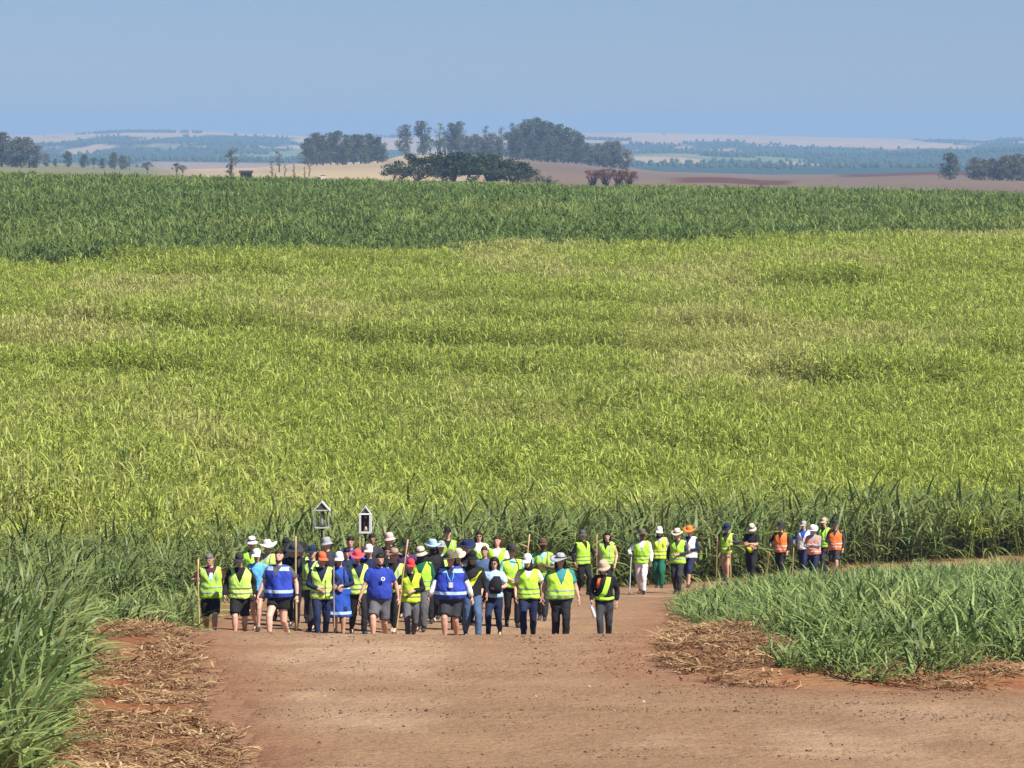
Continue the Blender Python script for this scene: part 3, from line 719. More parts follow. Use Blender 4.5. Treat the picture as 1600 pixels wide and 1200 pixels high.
    belt(1330, 1480, 6500, 6, 216); belt(1100, 1180, 5200, 5, 72); belt(0, 120, 7200, 6, 108); belt(340, 420, 6000, 7, 108); belt(1380, 1600, 5600, 6, 216); belt(560, 640, 6200, 6, 90)
    n = 9000
    Yw = 3900 * (9100 / 3900) ** rng.uniform(0, 1, n); Xw = rng.uniform(-0.15, 0.15, n) * Yw
    k = wood_mask(Xw, Yw); Xw, Yw = Xw[k][:2600], Yw[k][:2600]
    for x_, y_ in zip(Xw, Yw): p_ = CX + F * x_ / y_; belt(p_, p_ + .01, y_, 5, 1)
    me = mesh('hill_woods', V, Fc); at = me.attributes.new('shade', 'FLOAT', 'POINT'); at.data.foreach_set('value', np.array(sh, np.float32))
    o = link('hill_woods', me, M_green); tag(o, 'belts of woodland along the blue hills across the valley', 'woods', kind='stuff')
make_trees()

def box_mesh(name, x0, x1, y0, y1, z0, z1):
    v = [(x, y, z) for z in (z0, z1) for y in (y0, y1) for x in (x0, x1)]
    return mesh(name, v, [(0, 2, 3, 1), (4, 5, 7, 6), (0, 1, 5, 4), (2, 6, 7, 3), (0, 4, 6, 2), (1, 3, 7, 5)])

def make_shed():
    Y = 930; X = wx(385, Y); z = gz(X, Y); k = Y / F
    ztop = -(262 - HROW) / F * Y; h = max(1.6, (ztop - z) * .8)
    o = empty('field_shed', (X, Y, z)); tag(o, 'low open shed with a dark flat roof beside the slender tree', 'shed')
    dark = mat_plain('shed_roof', (0.035, 0.026, 0.024), 0.7, 0.3, 2.0); wood = mat_plain('shed_post', (0.12, 0.08, 0.05), 0.9, 0.3, 4.0)
    v = [(-1.9, -1.6, h - .35), (1.9, -1.6, h - .35), (1.9, 1.6, h - .1), (-1.9, 1.6, h - .1), (-1.9, -1.6, h - .02), (1.9, -1.6, h - .02), (1.9, 1.6, h + .2), (-1.9, 1.6, h + .2)]
    link('roof', mesh('roof', v, [(0, 3, 2, 1), (4, 5, 6, 7), (0, 1, 5, 4), (1, 2, 6, 5), (2, 3, 7, 6), (3, 0, 4, 7)]), dark, o)
    o.scale = (.8, .8, 1)
    for x in (-1.5, 0.3, 1.5):
        for y in (-1.3, 1.3): link('post', box_mesh('post', x - .07, x + .07, y - .07, y + .07, -.1, h - .25), wood, o)
    link('wall', box_mesh('wall', -1.5, 1.5, 1.1, 1.25, -.1, h - .3), dark, o)
    link('trough', box_mesh('trough', -1.1, 1.2, -1.0, -.2, -.05, .8), mat_plain('trough_rust', (0.14, 0.05, 0.03), 0.9), o)
    Y = 1000; X = wx(505, Y); z = gz(X, Y)
    o = empty('water_tank', (X, Y, z)); tag(o, 'small pale block tank with a dark side among the saplings', 'tank')
    link('tank_wall', box_mesh('tank_wall', -.5, .5, -.6, .6, -.1, 1.5), mat_plain('tank_white', (0.7, 0.66, 0.58), 0.8, 0.1, 3), o)
    link('lid', box_mesh('lid', -.56, .56, -.66, .66, 1.5, 1.62), dark, o)
    link('annex', box_mesh('annex', -1.4, -.503, -.5, .5, -.1, 1.2), mat_plain('annex', (0.10, 0.07, 0.05), 0.9), o)
make_shed()

# ------------------------------------------------------------------ air
def make_haze():
    me = box_mesh('haze', -17500, 17500, -300, 13000, -330, 75)
    m = bpy.data.materials.new('haze'); m.use_nodes = True; N = m.node_tree.nodes; L = m.node_tree.links
    N.remove(N['Principled BSDF'])
    pv = N.new('ShaderNodeVolumePrincipled'); pv.inputs['Color'].default_value = (0.42, 0.67, 1.0, 1); pv.inputs['Density'].default_value = 1.4e-4; pv.inputs['Anisotropy'].default_value = 0.0
    L.new(pv.outputs[0], N['Material Output'].inputs['Volume'])
    tag(link('haze', me, m), kind='stuff')
make_haze()

# ------------------------------------------------------------------ people
def rings_tube(V, Fc, rings, seg=14):
    """closed loft through rings (centre, side vector*rx, front vector*ry)"""
    b0 = len(V); n = len(rings)
    for c, s, u in rings:
        for q in range(seg):
            a = 2 * math.pi * q / seg
            V.append(c + s * math.cos(a) + u * math.sin(a))
    for i in range(n - 1):
        for q in range(seg):
            a = b0 + i * seg + q; b = b0 + i * seg + (q + 1) % seg
            Fc.append((a, b, b + seg, a + seg))
    Fc.append(tuple(b0 + q for q in range(seg))[::-1]); Fc.append(tuple(b0 + (n - 1) * seg + q for q in range(seg)))
def limb(V, Fc, pts, rad, flat=1.0, ref=Vector((1, 0, 0)), seg=12):
    n = len(pts); rings = []
    for i, p in enumerate(pts):
        t = (pts[min(i + 1, n - 1)] - pts[max(i - 1, 0)]).normalized()
        s = (ref - t * ref.dot(t)).normalized(); u = t.cross(s)
        rings.append((p, s * rad[i], u * rad[i] * flat))
    rings_tube(V, Fc, rings, seg)
def ik(a, b, l1, l2, pole):
    d = b - a; L_ = min(d.length, (l1 + l2) * 0.999); dn = d.normalized()
    x = (l1 * l1 - l2 * l2 + L_ * L_) / (2 * L_); h = math.sqrt(max(0, l1 * l1 - x * x))
    pv = (pole - dn * pole.dot(dn)).normalized()
    return a + dn * x + pv * h, a + dn * L_
def lerp(a, b, t): return a + (b - a) * t

TORSO = [  # z, rx, ry, y
 (0.80, 0.115, 0.085, 0.01), (0.86, 0.165, 0.115, 0.012), (0.95, 0.165, 0.115, 0.008), (1.06, 0.142, 0.102, 0.0), (1.18, 0.152, 0.112, -0.006), (1.29, 0.172, 0.118, -0.004),
 (1.37, 0.172, 0.100, 0.006), (1.42, 0.135, 0.078, 0.014), (1.46, 0.075, 0.062, 0.016)]
HEAD = [(-0.118, 0.026, 0.028, -0.058), (-0.100, 0.046, 0.052, -0.040), (-0.065, 0.060, 0.080, -0.016), (-0.01, 0.070, 0.094, -0.002), (0.045, 0.074, 0.098, 0.004), (0.085, 0.062, 0.082, 0.006), (0.110, 0.034, 0.045, 0.006)]

JOBS = []            # (temporary object, callback) evaluated in one go
TMPMOD = {}
def job(V, Fc, voxel, smooth, cb):
    me = mesh('tmp', V, Fc); o = bpy.data.objects.new('tmp', me); COL.objects.link(o)
    r = o.modifiers.new('r', 'REMESH'); r.mode = 'VOXEL'; r.voxel_size = voxel; r.use_smooth_shade = True
    s = o.modifiers.new('s', 'SMOOTH'); s.factor = 0.5; s.iterations = smooth
    JOBS.append((o, cb))
def run_jobs():
    bpy.context.view_layer.update()
    dg = bpy.context.evaluated_depsgraph_get()
    out = []
    for o, cb in JOBS:
        me = bpy.data.meshes.new_from_object(o.evaluated_get(dg)); out.append((me, cb))
    for o, cb in JOBS:
        m = o.data; bpy.data.objects.remove(o); bpy.data.meshes.remove(m)
    JOBS.clear()
    for me, cb in out: cb(me)

def add_geo(me, V, Fc):
    bm = bmesh.new(); bm.from_mesh(me)
    vs = [bm.verts.new(v) for v in V]
    for f in Fc:
        fc = bm.faces.new([vs[i] for i in f]); fc.smooth = True
    bm.to_mesh(me); bm.free()
def wrinkle(me, amp, seed, k=9.0):
    n = len(me.vertices); co = np.empty(n * 3); me.vertices.foreach_get('co', co); co = co.reshape(-1, 3)
    no = np.empty(n * 3); me.vertices.foreach_get('normal', no); no = no.reshape(-1, 3)
    w = fbm(co[:, 0] * k + seed + co[:, 1] * 5, co[:, 2] * k * 0.8 + co[:, 0] * 4, seed, 3) - 0.5
    co += no * (w * amp * 2)[:, None]
    me.vertices.foreach_set('co', co.ravel()); me.update()
def cut(me, planes, keep_inside=False):
    """remove the region outside every plane of the list (convex notch); planes: (point, normal) with the normal pointing out of the notch"""
    bm = bmesh.new(); bm.from_mesh(me)
    for p, n in planes:
        bmesh.ops.bisect_plane(bm, geom=bm.verts[:] + bm.edges[:] + bm.faces[:], plane_co=p, plane_no=n, dist=1e-6)
    kill = []
    for f in bm.faces:
        c = f.calc_center_median(); ins = all((c - p).dot(n) < 0 for p, n in planes)
        if ins != keep_inside: kill.append(f)
    bmesh.ops.delete(bm, geom=kill, context='FACES')
    bm.to_mesh(me); bm.free(); me.update()
def puff(me, d):
    n = len(me.vertices); co = np.empty(n * 3); me.vertices.foreach_get('co', co); co = co.reshape(-1, 3)
    no = np.empty(n * 3); me.vertices.foreach_get('normal', no); co += no.reshape(-1, 3) * d
    me.vertices.foreach_set('co', co.ravel()); me.update()

C_ = {'lime': (0.46, 0.84, 0.07), 'yellow': (0.75, 0.85, 0.03), 'orange': (0.92, 0.21, 0.045), 'coral': (0.92, 0.30, 0.18), 'black': (0.012, 0.012, 0.014), 'charcoal': (0.035, 0.036, 0.042), 'grey': (0.10, 0.10, 0.11), 'lightgrey': (0.36, 0.37, 0.39),
      'navy': (0.012, 0.020, 0.065), 'royal': (0.030, 0.060, 0.42), 'blue': (0.020, 0.075, 0.40), 'sky': (0.12, 0.42, 0.75), 'cyan': (0.05, 0.33, 0.52), 'white': (0.78, 0.78, 0.76), 'cream': (0.62, 0.54, 0.42), 'tan': (0.42, 0.29, 0.18), 'beige': (0.52, 0.40, 0.28),
      'red': (0.55, 0.045, 0.05), 'redorange': (0.62, 0.12, 0.05), 'pinkred': (0.70, 0.09, 0.10), 'pink': (0.70, 0.42, 0.40), 'maroon': (0.09, 0.018, 0.035), 'green': (0.010, 0.11, 0.06), 'teal': (0.035, 0.20, 0.22), 'mint': (0.25, 0.55, 0.47), 'olive': (0.13, 0.12, 0.07), 'brown': (0.10, 0.055, 0.035),
      'denim': (0.06, 0.10, 0.19), 'silver': (0.62, 0.64, 0.64), 'gsock': (0.10, 0.60, 0.20), 'rosewhite': (0.68, 0.60, 0.60), 'purple': (0.07, 0.03, 0.10), 'paleblue': (0.40, 0.58, 0.75), 'bandgrey': (0.20, 0.23, 0.17), 'lime_pale': (0.56, 0.84, 0.16), 'lime_deep': (0.38, 0.74, 0.045), 'lime_yellow': (0.60, 0.84, 0.05)}
SKIN = {'a': (0.58, 0.33, 0.23), 'b': (0.42, 0.22, 0.14), 'c': (0.17, 0.078, 0.045), 'd': (0.66, 0.40, 0.30)}
HAIR = {'black': (0.010, 0.008, 0.007), 'brown': (0.035, 0.018, 0.010), 'grey': (0.16, 0.15, 0.145), 'auburn': (0.045, 0.015, 0.010)}
def fab(c): return mat_plain('fabric_' + c, C_[c], 0.85, 0.16, 11.0, 0.7)
def skin(c): return mat_plain('skin_' + c, SKIN[c], 0.55, 0.06, 25.0)
def hairm(c): return mat_plain('hair_' + c, HAIR[c], 0.6, 0.3, 60.0)

def lathe(prof, seg=20, sx=1.0, sy=1.0, wave=0.0, ph=0.0):
    V, Fc = [], []
    for i, (r, z) in enumerate(prof):
        for q in range(seg):
            a = 2 * math.pi * q / seg
            V.append(Vector((r * sx * math.cos(a), r * sy * math.sin(a), z + wave * max(0, r - 0.1) * math.sin(2 * a + ph) * 4)))
    for i in range(len(prof) - 1):
        for q in range(seg):
            a = i * seg + q; b = i * seg + (q + 1) % seg; Fc.append((a, b, b + seg, a + seg))
    Fc.append(tuple(range((len(prof) - 1) * seg, len(prof) * seg)))
    return V, Fc
def hat_mesh(kind, r):
    if kind in ('brim', 'wide', 'bucket', 'straw'):
        br = {'brim': .165, 'wide': .215, 'bucket': .145, 'straw': .185}[kind]; dr = {'brim': .0, 'wide': -.005, 'bucket': -.05, 'straw': -.005}[kind]; h = {'brim': .115, 'wide': .105, 'bucket': .105, 'straw': .11}[kind]
        V, Fc = lathe([(.086, .0), (br * .75, dr * .6 - .006), (br, dr + .004), (br + .003, dr + .010), (br * .75, dr * .6 + .006), (.092, .014), (.090, .05), (.082, h * .8), (.058, h), (.02, h - .006)], 22, 0.93, 1.16, 0.09 if kind != 'bucket' else .03, r.uniform(0, 6))
        return V, Fc
    V, Fc = lathe([(.084, -.012), (.088, .0), (.088, .03), (.078, .07), (.050, .098), (.012, .106)], 18, 0.92, 1.16)
    b = len(V)
    for k in range(9):        # peak
        a = math.pi + math.pi * (0.12 + 0.76 * k / 8); ca, sa = math.cos(a), math.sin(a)
        V.append(Vector((.080 * ca, .096 * sa, .006))); V.append(Vector((.104 * ca, -.088 + .125 * sa, -.009 - .014 * abs(ca)))); V.append(Vector((.080 * ca, .096 * sa, .000))); V.append(Vector((.104 * ca, -.088 + .125 * sa, -.016 - .014 * abs(ca))))
    for k in range(8):
        a = b + 4 * k; Fc += [(a, a + 1, a + 5, a + 4), (a + 2, a + 6, a + 7, a + 3), (a + 1, a + 3, a + 7, a + 5)]
    return V, Fc

PEOPLE = []
def person(px, Y, label, H=1.72, g=1.0, belly=0.0, yaw=0.0, sk='a', hair='black', hs='short', hat=None, hc='black', top='black', sleeve='long', vest=None, bands=True, vneck=True, vopen=False,
           legs='trousers', lc='black', shoe='charcoal', sock=None, pose=('down', 'down'), stride=1, nod=8, turn=0, glasses=False, beard=False, extra=(), cat='person', hide=0.0, armc=None):
    PEOPLE.append(dict(locals()))

def build_person(i, P):
    r = random.Random(1000 + i)
    if P['vest'] and i % 4 == 1 and P['vest'] != 'royal': P['vopen'] = True
    s = P['H'] / 1.74; g = P['g'] = P['g'] * 1.06
    X = wx(P['px'], P['Y']); Y = P['Y']; zg = gz(X, Y)
    P['yaw'] += r.gauss(0, .14)
    root = empty('person', (X, Y, zg + 0.03), P['yaw']); tag(root, P['label'], 'person', 'walkers on the dirt road')
    v3 = lambda x, y, z: Vector((x, y, z)) * s
    sl = lambda y: (gz(X - math.sin(P['yaw']) * y * 0, Y + y) - zg)      # fall of the road under each foot
    # legs
    P['turn'] += r.gauss(0, 13); P['nod'] = P['nod'] * .65 + r.gauss(0, 3)
    st = P['stride'] * r.uniform(0.75, 1.2); f = 0.29 * abs(st); sgn = 1 if st > 0 else -1
    hipz = 0.895 - 0.05 * st * st
    hips = {k: v3(k * 0.088, 0.01, hipz) for k in (-1, 1)}
    ank = {}
    for k in (-1, 1):
        fwd = (k == sgn)
        y = (-f if fwd else f * 0.95); lift = 0.0 if fwd else 0.055 * abs(st)
        ank[k] = v3(k * 0.082, y, 0.085 + lift) + Vector((0, 0, sl(y * s)))
    knee = {}
    for k in (-1, 1):
        knee[k], ank[k] = ik(hips[k], ank[k], 0.425 * s, 0.412 * s, Vector((k * 0.06, -1, 0)))
    # arms
    sw = 0.10 * st
    sh = {k: v3(k * (0.172 * (0.75 + 0.25 * g)), 0.012, 1.385) for k in (-1, 1)}
    wr = {}; el = {}
    for k, po in zip((-1, 1), P['pose']):
        W0 = 0.172 * g + belly_w(P)
        if po == 'down': t_ = v3(k * (W0 + 0.075 + r.uniform(0, .03)), -k * sw * 0.9 - 0.04, 0.885 + r.uniform(0, .03)); pole = Vector((k * 0.5, 1, 0))
        elif po == 'stick': t_ = v3(k * (W0 + 0.10), -0.22, 1.10); pole = Vector((k * 0.8, 0.5, -0.6))
        elif po == 'high': t_ = v3(k * (W0 + 0.06), -0.26, 1.24); pole = Vector((k * 0.8, 0.3, -0.8))
        elif po == 'belly': t_ = v3(k * 0.065, -0.17 - belly_w(P), 1.04 + 0.05 * (k > 0)); pole = Vector((k * 1.0, 0.4, -0.4))
        elif po == 'chest': t_ = v3(k * 0.05, -0.20, 1.20); pole = Vector((k * 1.0, 0.2, -0.6))
        elif po == 'cross': t_ = v3(-k * 0.05, -0.19, 1.12 + 0.05 * k); pole = Vector((k * 1.0, 0.2, -0.5))
        elif po == 'back': t_ = v3(k * 0.10, 0.14, 0.95); pole = Vector((k * 1.0, 0.5, 0))
        el[k], wr[k] = ik(sh[k], t_, 0.285 * s, 0.255 * s, pole)
    P['_wr'] = {k: root.matrix_basis @ wr[k] for k in wr}
    hd = {}
    for k, po in zip((-1, 1), P['pose']):
        fa = (wr[k] - el[k]).normalized()
        if po in ('stick', 'high'): d = (fa * 0.6 + Vector((0, -1, 0.0)) * 0.6).normalized(); n = Vector((-k, -.1, 0))
        elif po == 'down': d = (fa + Vector((0, -.15, -.3))).normalized(); n = Vector((-k, 0.25, 0))
        else: d = (fa + Vector((-k * .5, -.1, 0))).normalized(); n = Vector((0, .9, -.2))
        n = (n - d * n.dot(d)).normalized(); hd[k] = (d, n, po)
    # head frame
    nb = v3(0, 0.016, 1.455); Rh = Matrix.Rotation(math.radians(P['turn']), 3, 'Z') @ Matrix.Rotation(math.radians(P['nod']), 3, 'X')
    hc = nb + Rh @ v3(0, -0.012, 0.178); hm = lambda x, y, z: hc + Rh @ v3(x, y, z)
    neck_top = hm(0, 0.012, -0.075)
    bel = belly_w(P)
    def torso(V, Fc, grow, z0=0.80, z1=1.46, flare=0.0, sh_w=None, hem=None):
        rings = []
        zs = [z0] + [t[0] for t in TORSO if z0 + 0.02 < t[0] < z1 - 0.01] + [z1]
        A = np.array(TORSO)
        for z in zs:
            rx = float(np.interp(z, A[:, 0], A[:, 1])) * g; ry = float(np.interp(z, A[:, 0], A[:, 2])) * (0.6 + 0.4 * g); yy = float(np.interp(z, A[:, 0], A[:, 3]))
            b = bel * math.exp(-((z - 1.02) / 0.15) ** 2)
            gr = grow + flare * max(0, (1.25 - z) / 0.4)
            if z > 1.40: gr *= 0.75
            if grow > 0 and z < 1.1: rx = max(rx, 0.160 * g)
            if sh_w and 1.30 < z < 1.44: rx = max(rx, sh_w * (1 if z < 1.4 else .86))
            rings.append((v3(0, yy - b * 0.5, z), v3(rx + gr + b * 0.45, 0, 0), v3(0, ry + gr + b * 0.6, 0)))
        rings_tube(V, Fc, rings, 18)
    # ---- body
    V, Fc = [], []
    torso(V, Fc, 0.0)
    rings_tube(V, Fc, [(nb + v3(0, 0, -0.05), v3(.062, 0, 0), v3(0, .060, 0)), (lerp(nb, neck_top, .5), v3(.053, 0, 0), v3(0, .056, 0)), (neck_top, v3(.050, 0, 0), v3(0, .055, 0))], 12)
    fat = 0.92 + 0.08 * g
    rings_tube(V, Fc, [(hm(0, y, z), Rh @ v3(rx * fat, 0, 0), Rh @ v3(0, ry, 0)) for z, rx, ry, y in HEAD], 16)
    rings_tube(V, Fc, [(hm(0, -.086, .02), Rh @ v3(.009, 0, 0), Rh @ v3(0, .012, 0)), (hm(0, -.104, -.025), Rh @ v3(.016, 0, 0), Rh @ v3(0, .016, 0)), (hm(0, -.092, -.042), Rh @ v3(.014, 0, 0), Rh @ v3(0, .012, 0))], 8)
    for k in (-1, 1):
        rings_tube(V, Fc, [(hm(k * .072, .012, -.035), Rh @ v3(.010, 0, 0), Rh @ v3(0, .012, 0)), (hm(k * .079, .016, 0), Rh @ v3(.011, 0, 0), Rh @ v3(0, .020, 0)), (hm(k * .078, .016, .026), Rh @ v3(.008, 0, 0), Rh @ v3(0, .012, 0))], 8)
        ag = (0.7 + 0.3 * g) * s
        limb(V, Fc, [lerp(sh[k], nb, .25), sh[k], lerp(sh[k], el[k], .3), lerp(sh[k], el[k], .7), el[k], lerp(el[k], wr[k], .25), lerp(el[k], wr[k], .7), wr[k]], [.055 * ag, .060 * ag, .053 * ag, .045 * ag, .040 * ag, .043 * ag, .032 * ag, .026 * ag])
        d, n, po = hd[k]; sd_ = d.cross(n)
        rings_tube(V, Fc, [(wr[k] - d * .01, sd_ * .026 * s, n * .020 * s), (wr[k] + d * .03 * s, sd_ * .036 * s, n * .018 * s), (wr[k] + d * .075 * s, sd_ * .042 * s, n * .015 * s), (wr[k] + d * .10 * s, sd_ * .040 * s, n * .012 * s)], 10)
        lg = (0.66 + 0.34 * g) * s
        limb(V, Fc, [hips[k] + Vector((0, 0, .05 * s)), lerp(hips[k], knee[k], .15), lerp(hips[k], knee[k], .6), knee[k], lerp(knee[k], ank[k], .28), lerp(knee[k], ank[k], .7), ank[k]], [.092 * lg, .094 * lg, .070 * lg, .056 * lg, .060 * lg, .042 * lg, .038 * lg])
        fd = foot_dir(P, k, sgn, st)
        limb(V, Fc, [ank[k] - fd * .05 * s - Vector((0, 0, .05 * s)), ank[k] + fd * .05 * s - Vector((0, 0, .045 * s)), ank[k] + fd * .15 * s - Vector((0, 0, .062 * s))], [.034 * s, .042 * s, .034 * s], .75)
    fV, fF = [], []
    for k in (-1, 1):
        d, n, po = hd[k]; sd_ = d.cross(n) * (1 if k > 0 else 1)
        up = sd_ if sd_.z > 0 or abs(sd_.z) < .3 and sd_.y < 0 else -sd_
        curl = {'stick': 1.05, 'high': 1.05}.get(po, 0.42)
        for q in range(4):
            b = wr[k] + d * .088 * s + up * (.030 - .020 * q) * s
            ln = (.072, .080, .075, .058)[q] * s / 3 * 1.1; pts = [b]; a = 0.15 + .1 * r.random()
            for j in range(3):
                dd = d * math.cos(a) + n * math.sin(a); pts.append(pts[-1] + dd * ln); a += curl
            tube(fV, fF, pts, [.0095 * s, .009 * s, .008 * s, .006 * s], 6)
        b = wr[k] + d * .035 * s + up * .030 * s
        td = (d * .7 + up * .6 + n * .35).normalized()
        tube(fV, fF, [b, b + td * .035 * s, b + td * .05 * s + (d + n * .6).normalized() * .025 * s], [.012 * s, .011 * s, .008 * s], 6)
    def cb_body(me, fV=fV, fF=fF):
        add_geo(me, fV, fF); me.name = 'body'; link('body', me, skin(P['sk']), root)
    job(V, Fc, 0.0165, 5, cb_body)
    # ---- face
    eye = mat_plain('eye', (0.02, 0.014, 0.012), 0.3)
    for k in (-1, 1):
        bm = bmesh.new(); bmesh.ops.create_uvsphere(bm, u_segments=8, v_segments=6, radius=.0135 * s)
        bmesh.ops.scale(bm, vec=(1.25, .5, .6), verts=bm.verts); me = bpy.data.meshes.new('eye'); bm.to_mesh(me); bm.free()
        e = link('eye', me, eye, root); e.location = hm(k * .031, -.087, .012); e.rotation_euler = Rh.to_euler()
    Vm, Fm = [], []; tube(Vm, Fm, [hm(-.024, -.086, -.072), hm(0, -.096, -.071), hm(.024, -.086, -.072)], [.004 * s, .007 * s, .004 * s], 6)
    link('mouth', mesh('mouth', Vm, Fm, True), mat_plain('lips_' + P['sk'], tuple(c * k_ for c, k_ in zip(SKIN[P['sk']], (.7, .45, .45))), 0.5), root)
    # ---- hair
    if P['hs']:
        V, Fc = [], []
        k_ = 1.07
        rings_tube(V, Fc, [(hm(0, .030, -.045), Rh @ v3(.060, 0, 0), Rh @ v3(0, .070, 0)), (hm(0, .022, .0), Rh @ v3(.074, 0, 0), Rh @ v3(0, .088, 0)), (hm(0, .010, .045), Rh @ v3(.080, 0, 0), Rh @ v3(0, .104, 0)), (hm(0, .006, .088), Rh @ v3(.068, 0, 0), Rh @ v3(0, .092, 0)), (hm(0, .006, .120), Rh @ v3(.038, 0, 0), Rh @ v3(0, .052, 0))], 16)
        if P['hs'] in ('long', 'curly'):
            rr = .095 if P['hs'] == 'curly' else .078
            for k in (-1, 0, 1):
                limb(V, Fc, [hm(k * .045, .045, .05), hm(k * .066, .040, -.04), hm(k * .075, .035, -.13), hm(k * .07, .03, -.19)], [rr * .55 * s, rr * .7 * s, rr * .62 * s, rr * .3 * s], .8)
            if P['hs'] == 'curly':
                for k in range(9):
                    a = math.pi * k / 8; c = hm(.085 * math.cos(a), .01, .02 + .09 * math.sin(a)); limb(V, Fc, [c - Vector((0, .02, 0)), c + Vector((0, .05, 0))], [.03 * s, .03 * s])
        def cb_h(me): wrinkle(me, .006, i, 40); me.name = 'hair'; link('hair', me, hairm(P['hair']), root)
        job(V, Fc, .014, 2, cb_h)
    if P['beard']:
        V, Fc = [], []
        rings_tube(V, Fc, [(hm(0, -.052, -.128), Rh @ v3(.030, 0, 0), Rh @ v3(0, .036, 0)), (hm(0, -.040, -.105), Rh @ v3(.052, 0, 0), Rh @ v3(0, .060, 0)), (hm(0, -.022, -.078), Rh @ v3(.064, 0, 0), Rh @ v3(0, .076, 0)), (hm(0, -.01, -.060), Rh @ v3(.058, 0, 0), Rh @ v3(0, .06, 0))], 14)
        def cb_b(me): wrinkle(me, .004, i + 5, 40); link('beard', me, hairm(P['hair']), root)
        job(V, Fc, .012, 2, cb_b)
    # ---- headgear
    if P['hat']:
        V, Fc = hat_mesh(P['hat'], r); me = mesh('hat', V, Fc, True)
        nm = 'cap' if P['hat'] == 'cap' else 'hat'
        o = link(nm, me, fab(P['hc']), root); o.location = hm(0, .004, .048); o.rotation_euler = (Rh @ Matrix.Rotation(math.radians(r.uniform(-4, 4)), 3, 'Y')).to_euler(); o.scale = (s * 1.06,) * 3
        if P['hat'] != 'cap':
            V, Fc = lathe([(.0935, .012), (.0960, .018), (.0945, .036), (.0915, .04)], 20, .93, 1.16); hb = link('hat_band', mesh('hat_band', V, Fc[:-1], True), fab(P['hc'] if i % 3 else 'charcoal'), o)
    if P['glasses']:
        Vg, Fg = [], []
        for k in (-1, 1):
            tube(Vg, Fg, [hm(k * .010, -.098, .012), hm(k * .030, -.099, .010), hm(k * .052, -.090, .012)], [.013 * s, .019 * s, .013 * s], 8); tube(Vg, Fg, [hm(k * .052, -.088, .016), hm(k * .080, .0, .016)], [.004 * s] * 2, 4)
        link('sunglasses', mesh('sunglasses', Vg, Fg, True), mat_plain('lens', (0.008, 0.008, 0.01), 0.15, 0.1, 20, 0, 0, 0.6), root)
    # ---- shirt
    V, Fc = [], []
    loose = 0.016; torso(V, Fc, loose, 0.87, 1.475, 0.012)
    for k in (-1, 1):
        ag = (0.7 + 0.3 * g) * s
        if P['sleeve'] == 'long': limb(V, Fc, [lerp(sh[k], nb, .3), sh[k], lerp(sh[k], el[k], .5), el[k], lerp(el[k], wr[k], .5), lerp(el[k], wr[k], .93)], [.068 * ag, .074 * ag, .064 * ag, .058 * ag, .052 * ag, .042 * ag])
        elif P['sleeve'] == 'short': limb(V, Fc, [lerp(sh[k], nb, .3), sh[k], lerp(sh[k], el[k], .4), lerp(sh[k], el[k], .72)], [.068 * ag, .076 * ag, .070 * ag, .068 * ag])
        else: limb(V, Fc, [lerp(sh[k], nb, .3), sh[k], lerp(sh[k], el[k], .06)], [.066 * ag, .070 * ag, .066 * ag])
    def cb_s(me):
        wrinkle(me, .016, i); link('shirt', me, fab(P['top']), root)
    job(V, Fc, 0.021, 3, cb_s)
    if P['armc']:       # separate arm sleeves
        for k in (-1, 1):
            V, Fc = [], []; ag = (0.7 + 0.3 * g) * s
            limb(V, Fc, [lerp(sh[k], el[k], .6), el[k], lerp(el[k], wr[k], .5), lerp(el[k], wr[k], .95)], [.056 * ag, .050 * ag, .050 * ag, .036 * ag])
            link('arm_sleeve', mesh('arm_sleeve', V, Fc, True), fab(P['armc']), root)
    # ---- trousers or shorts
    V, Fc = [], []; lg = (0.66 + 0.34 * g) * s
    torso(V, Fc, 0.014, 0.80, 1.0)
    for k in (-1, 1):
        if P['legs'] in ('trousers', 'wide'):
            wdd = 1.25 if P['legs'] == 'wide' else 1.0
            limb(V, Fc, [hips[k] + Vector((0, 0, .04 * s)), lerp(hips[k], knee[k], .2), lerp(hips[k], knee[k], .65), knee[k], lerp(knee[k], ank[k], .4), lerp(knee[k], ank[k], .98)], [.106 * lg, .107 * lg, .086 * lg * wdd, .074 * lg * wdd, .070 * lg * wdd, .060 * lg * wdd])
        elif P['legs'] == 'shorts':
            limb(V, Fc, [hips[k] + Vector((0, 0, .04 * s)), lerp(hips[k], knee[k], .2), lerp(hips[k], knee[k], .6), lerp(hips[k], knee[k], .88)], [.106 * lg, .110 * lg, .100 * lg, .098 * lg])
        elif P['legs'] == 'short_shorts':
            limb(V, Fc, [hips[k] + Vector((0, 0, .04 * s)), lerp(hips[k], knee[k], .2), lerp(hips[k], knee[k], .48)], [.106 * lg, .112 * lg, .106 * lg])
        elif P['legs'] == 'knee':
            limb(V, Fc, [hips[k] + Vector((0, 0, .04 * s)), lerp(hips[k], knee[k], .3), knee[k], lerp(knee[k], ank[k], .25)], [.106 * lg, .104 * lg, .080 * lg, .078 * lg])
    nmL = 'trousers' if P['legs'] in ('trousers', 'wide', 'knee') else 'shorts'
    def cb_t(me):
        wrinkle(me, .016, i + 3); link(nmL, me, fab(P['lc']), root)
    job(V, Fc, 0.021, 3, cb_t)
    if P['legs'] == 'coat': pass
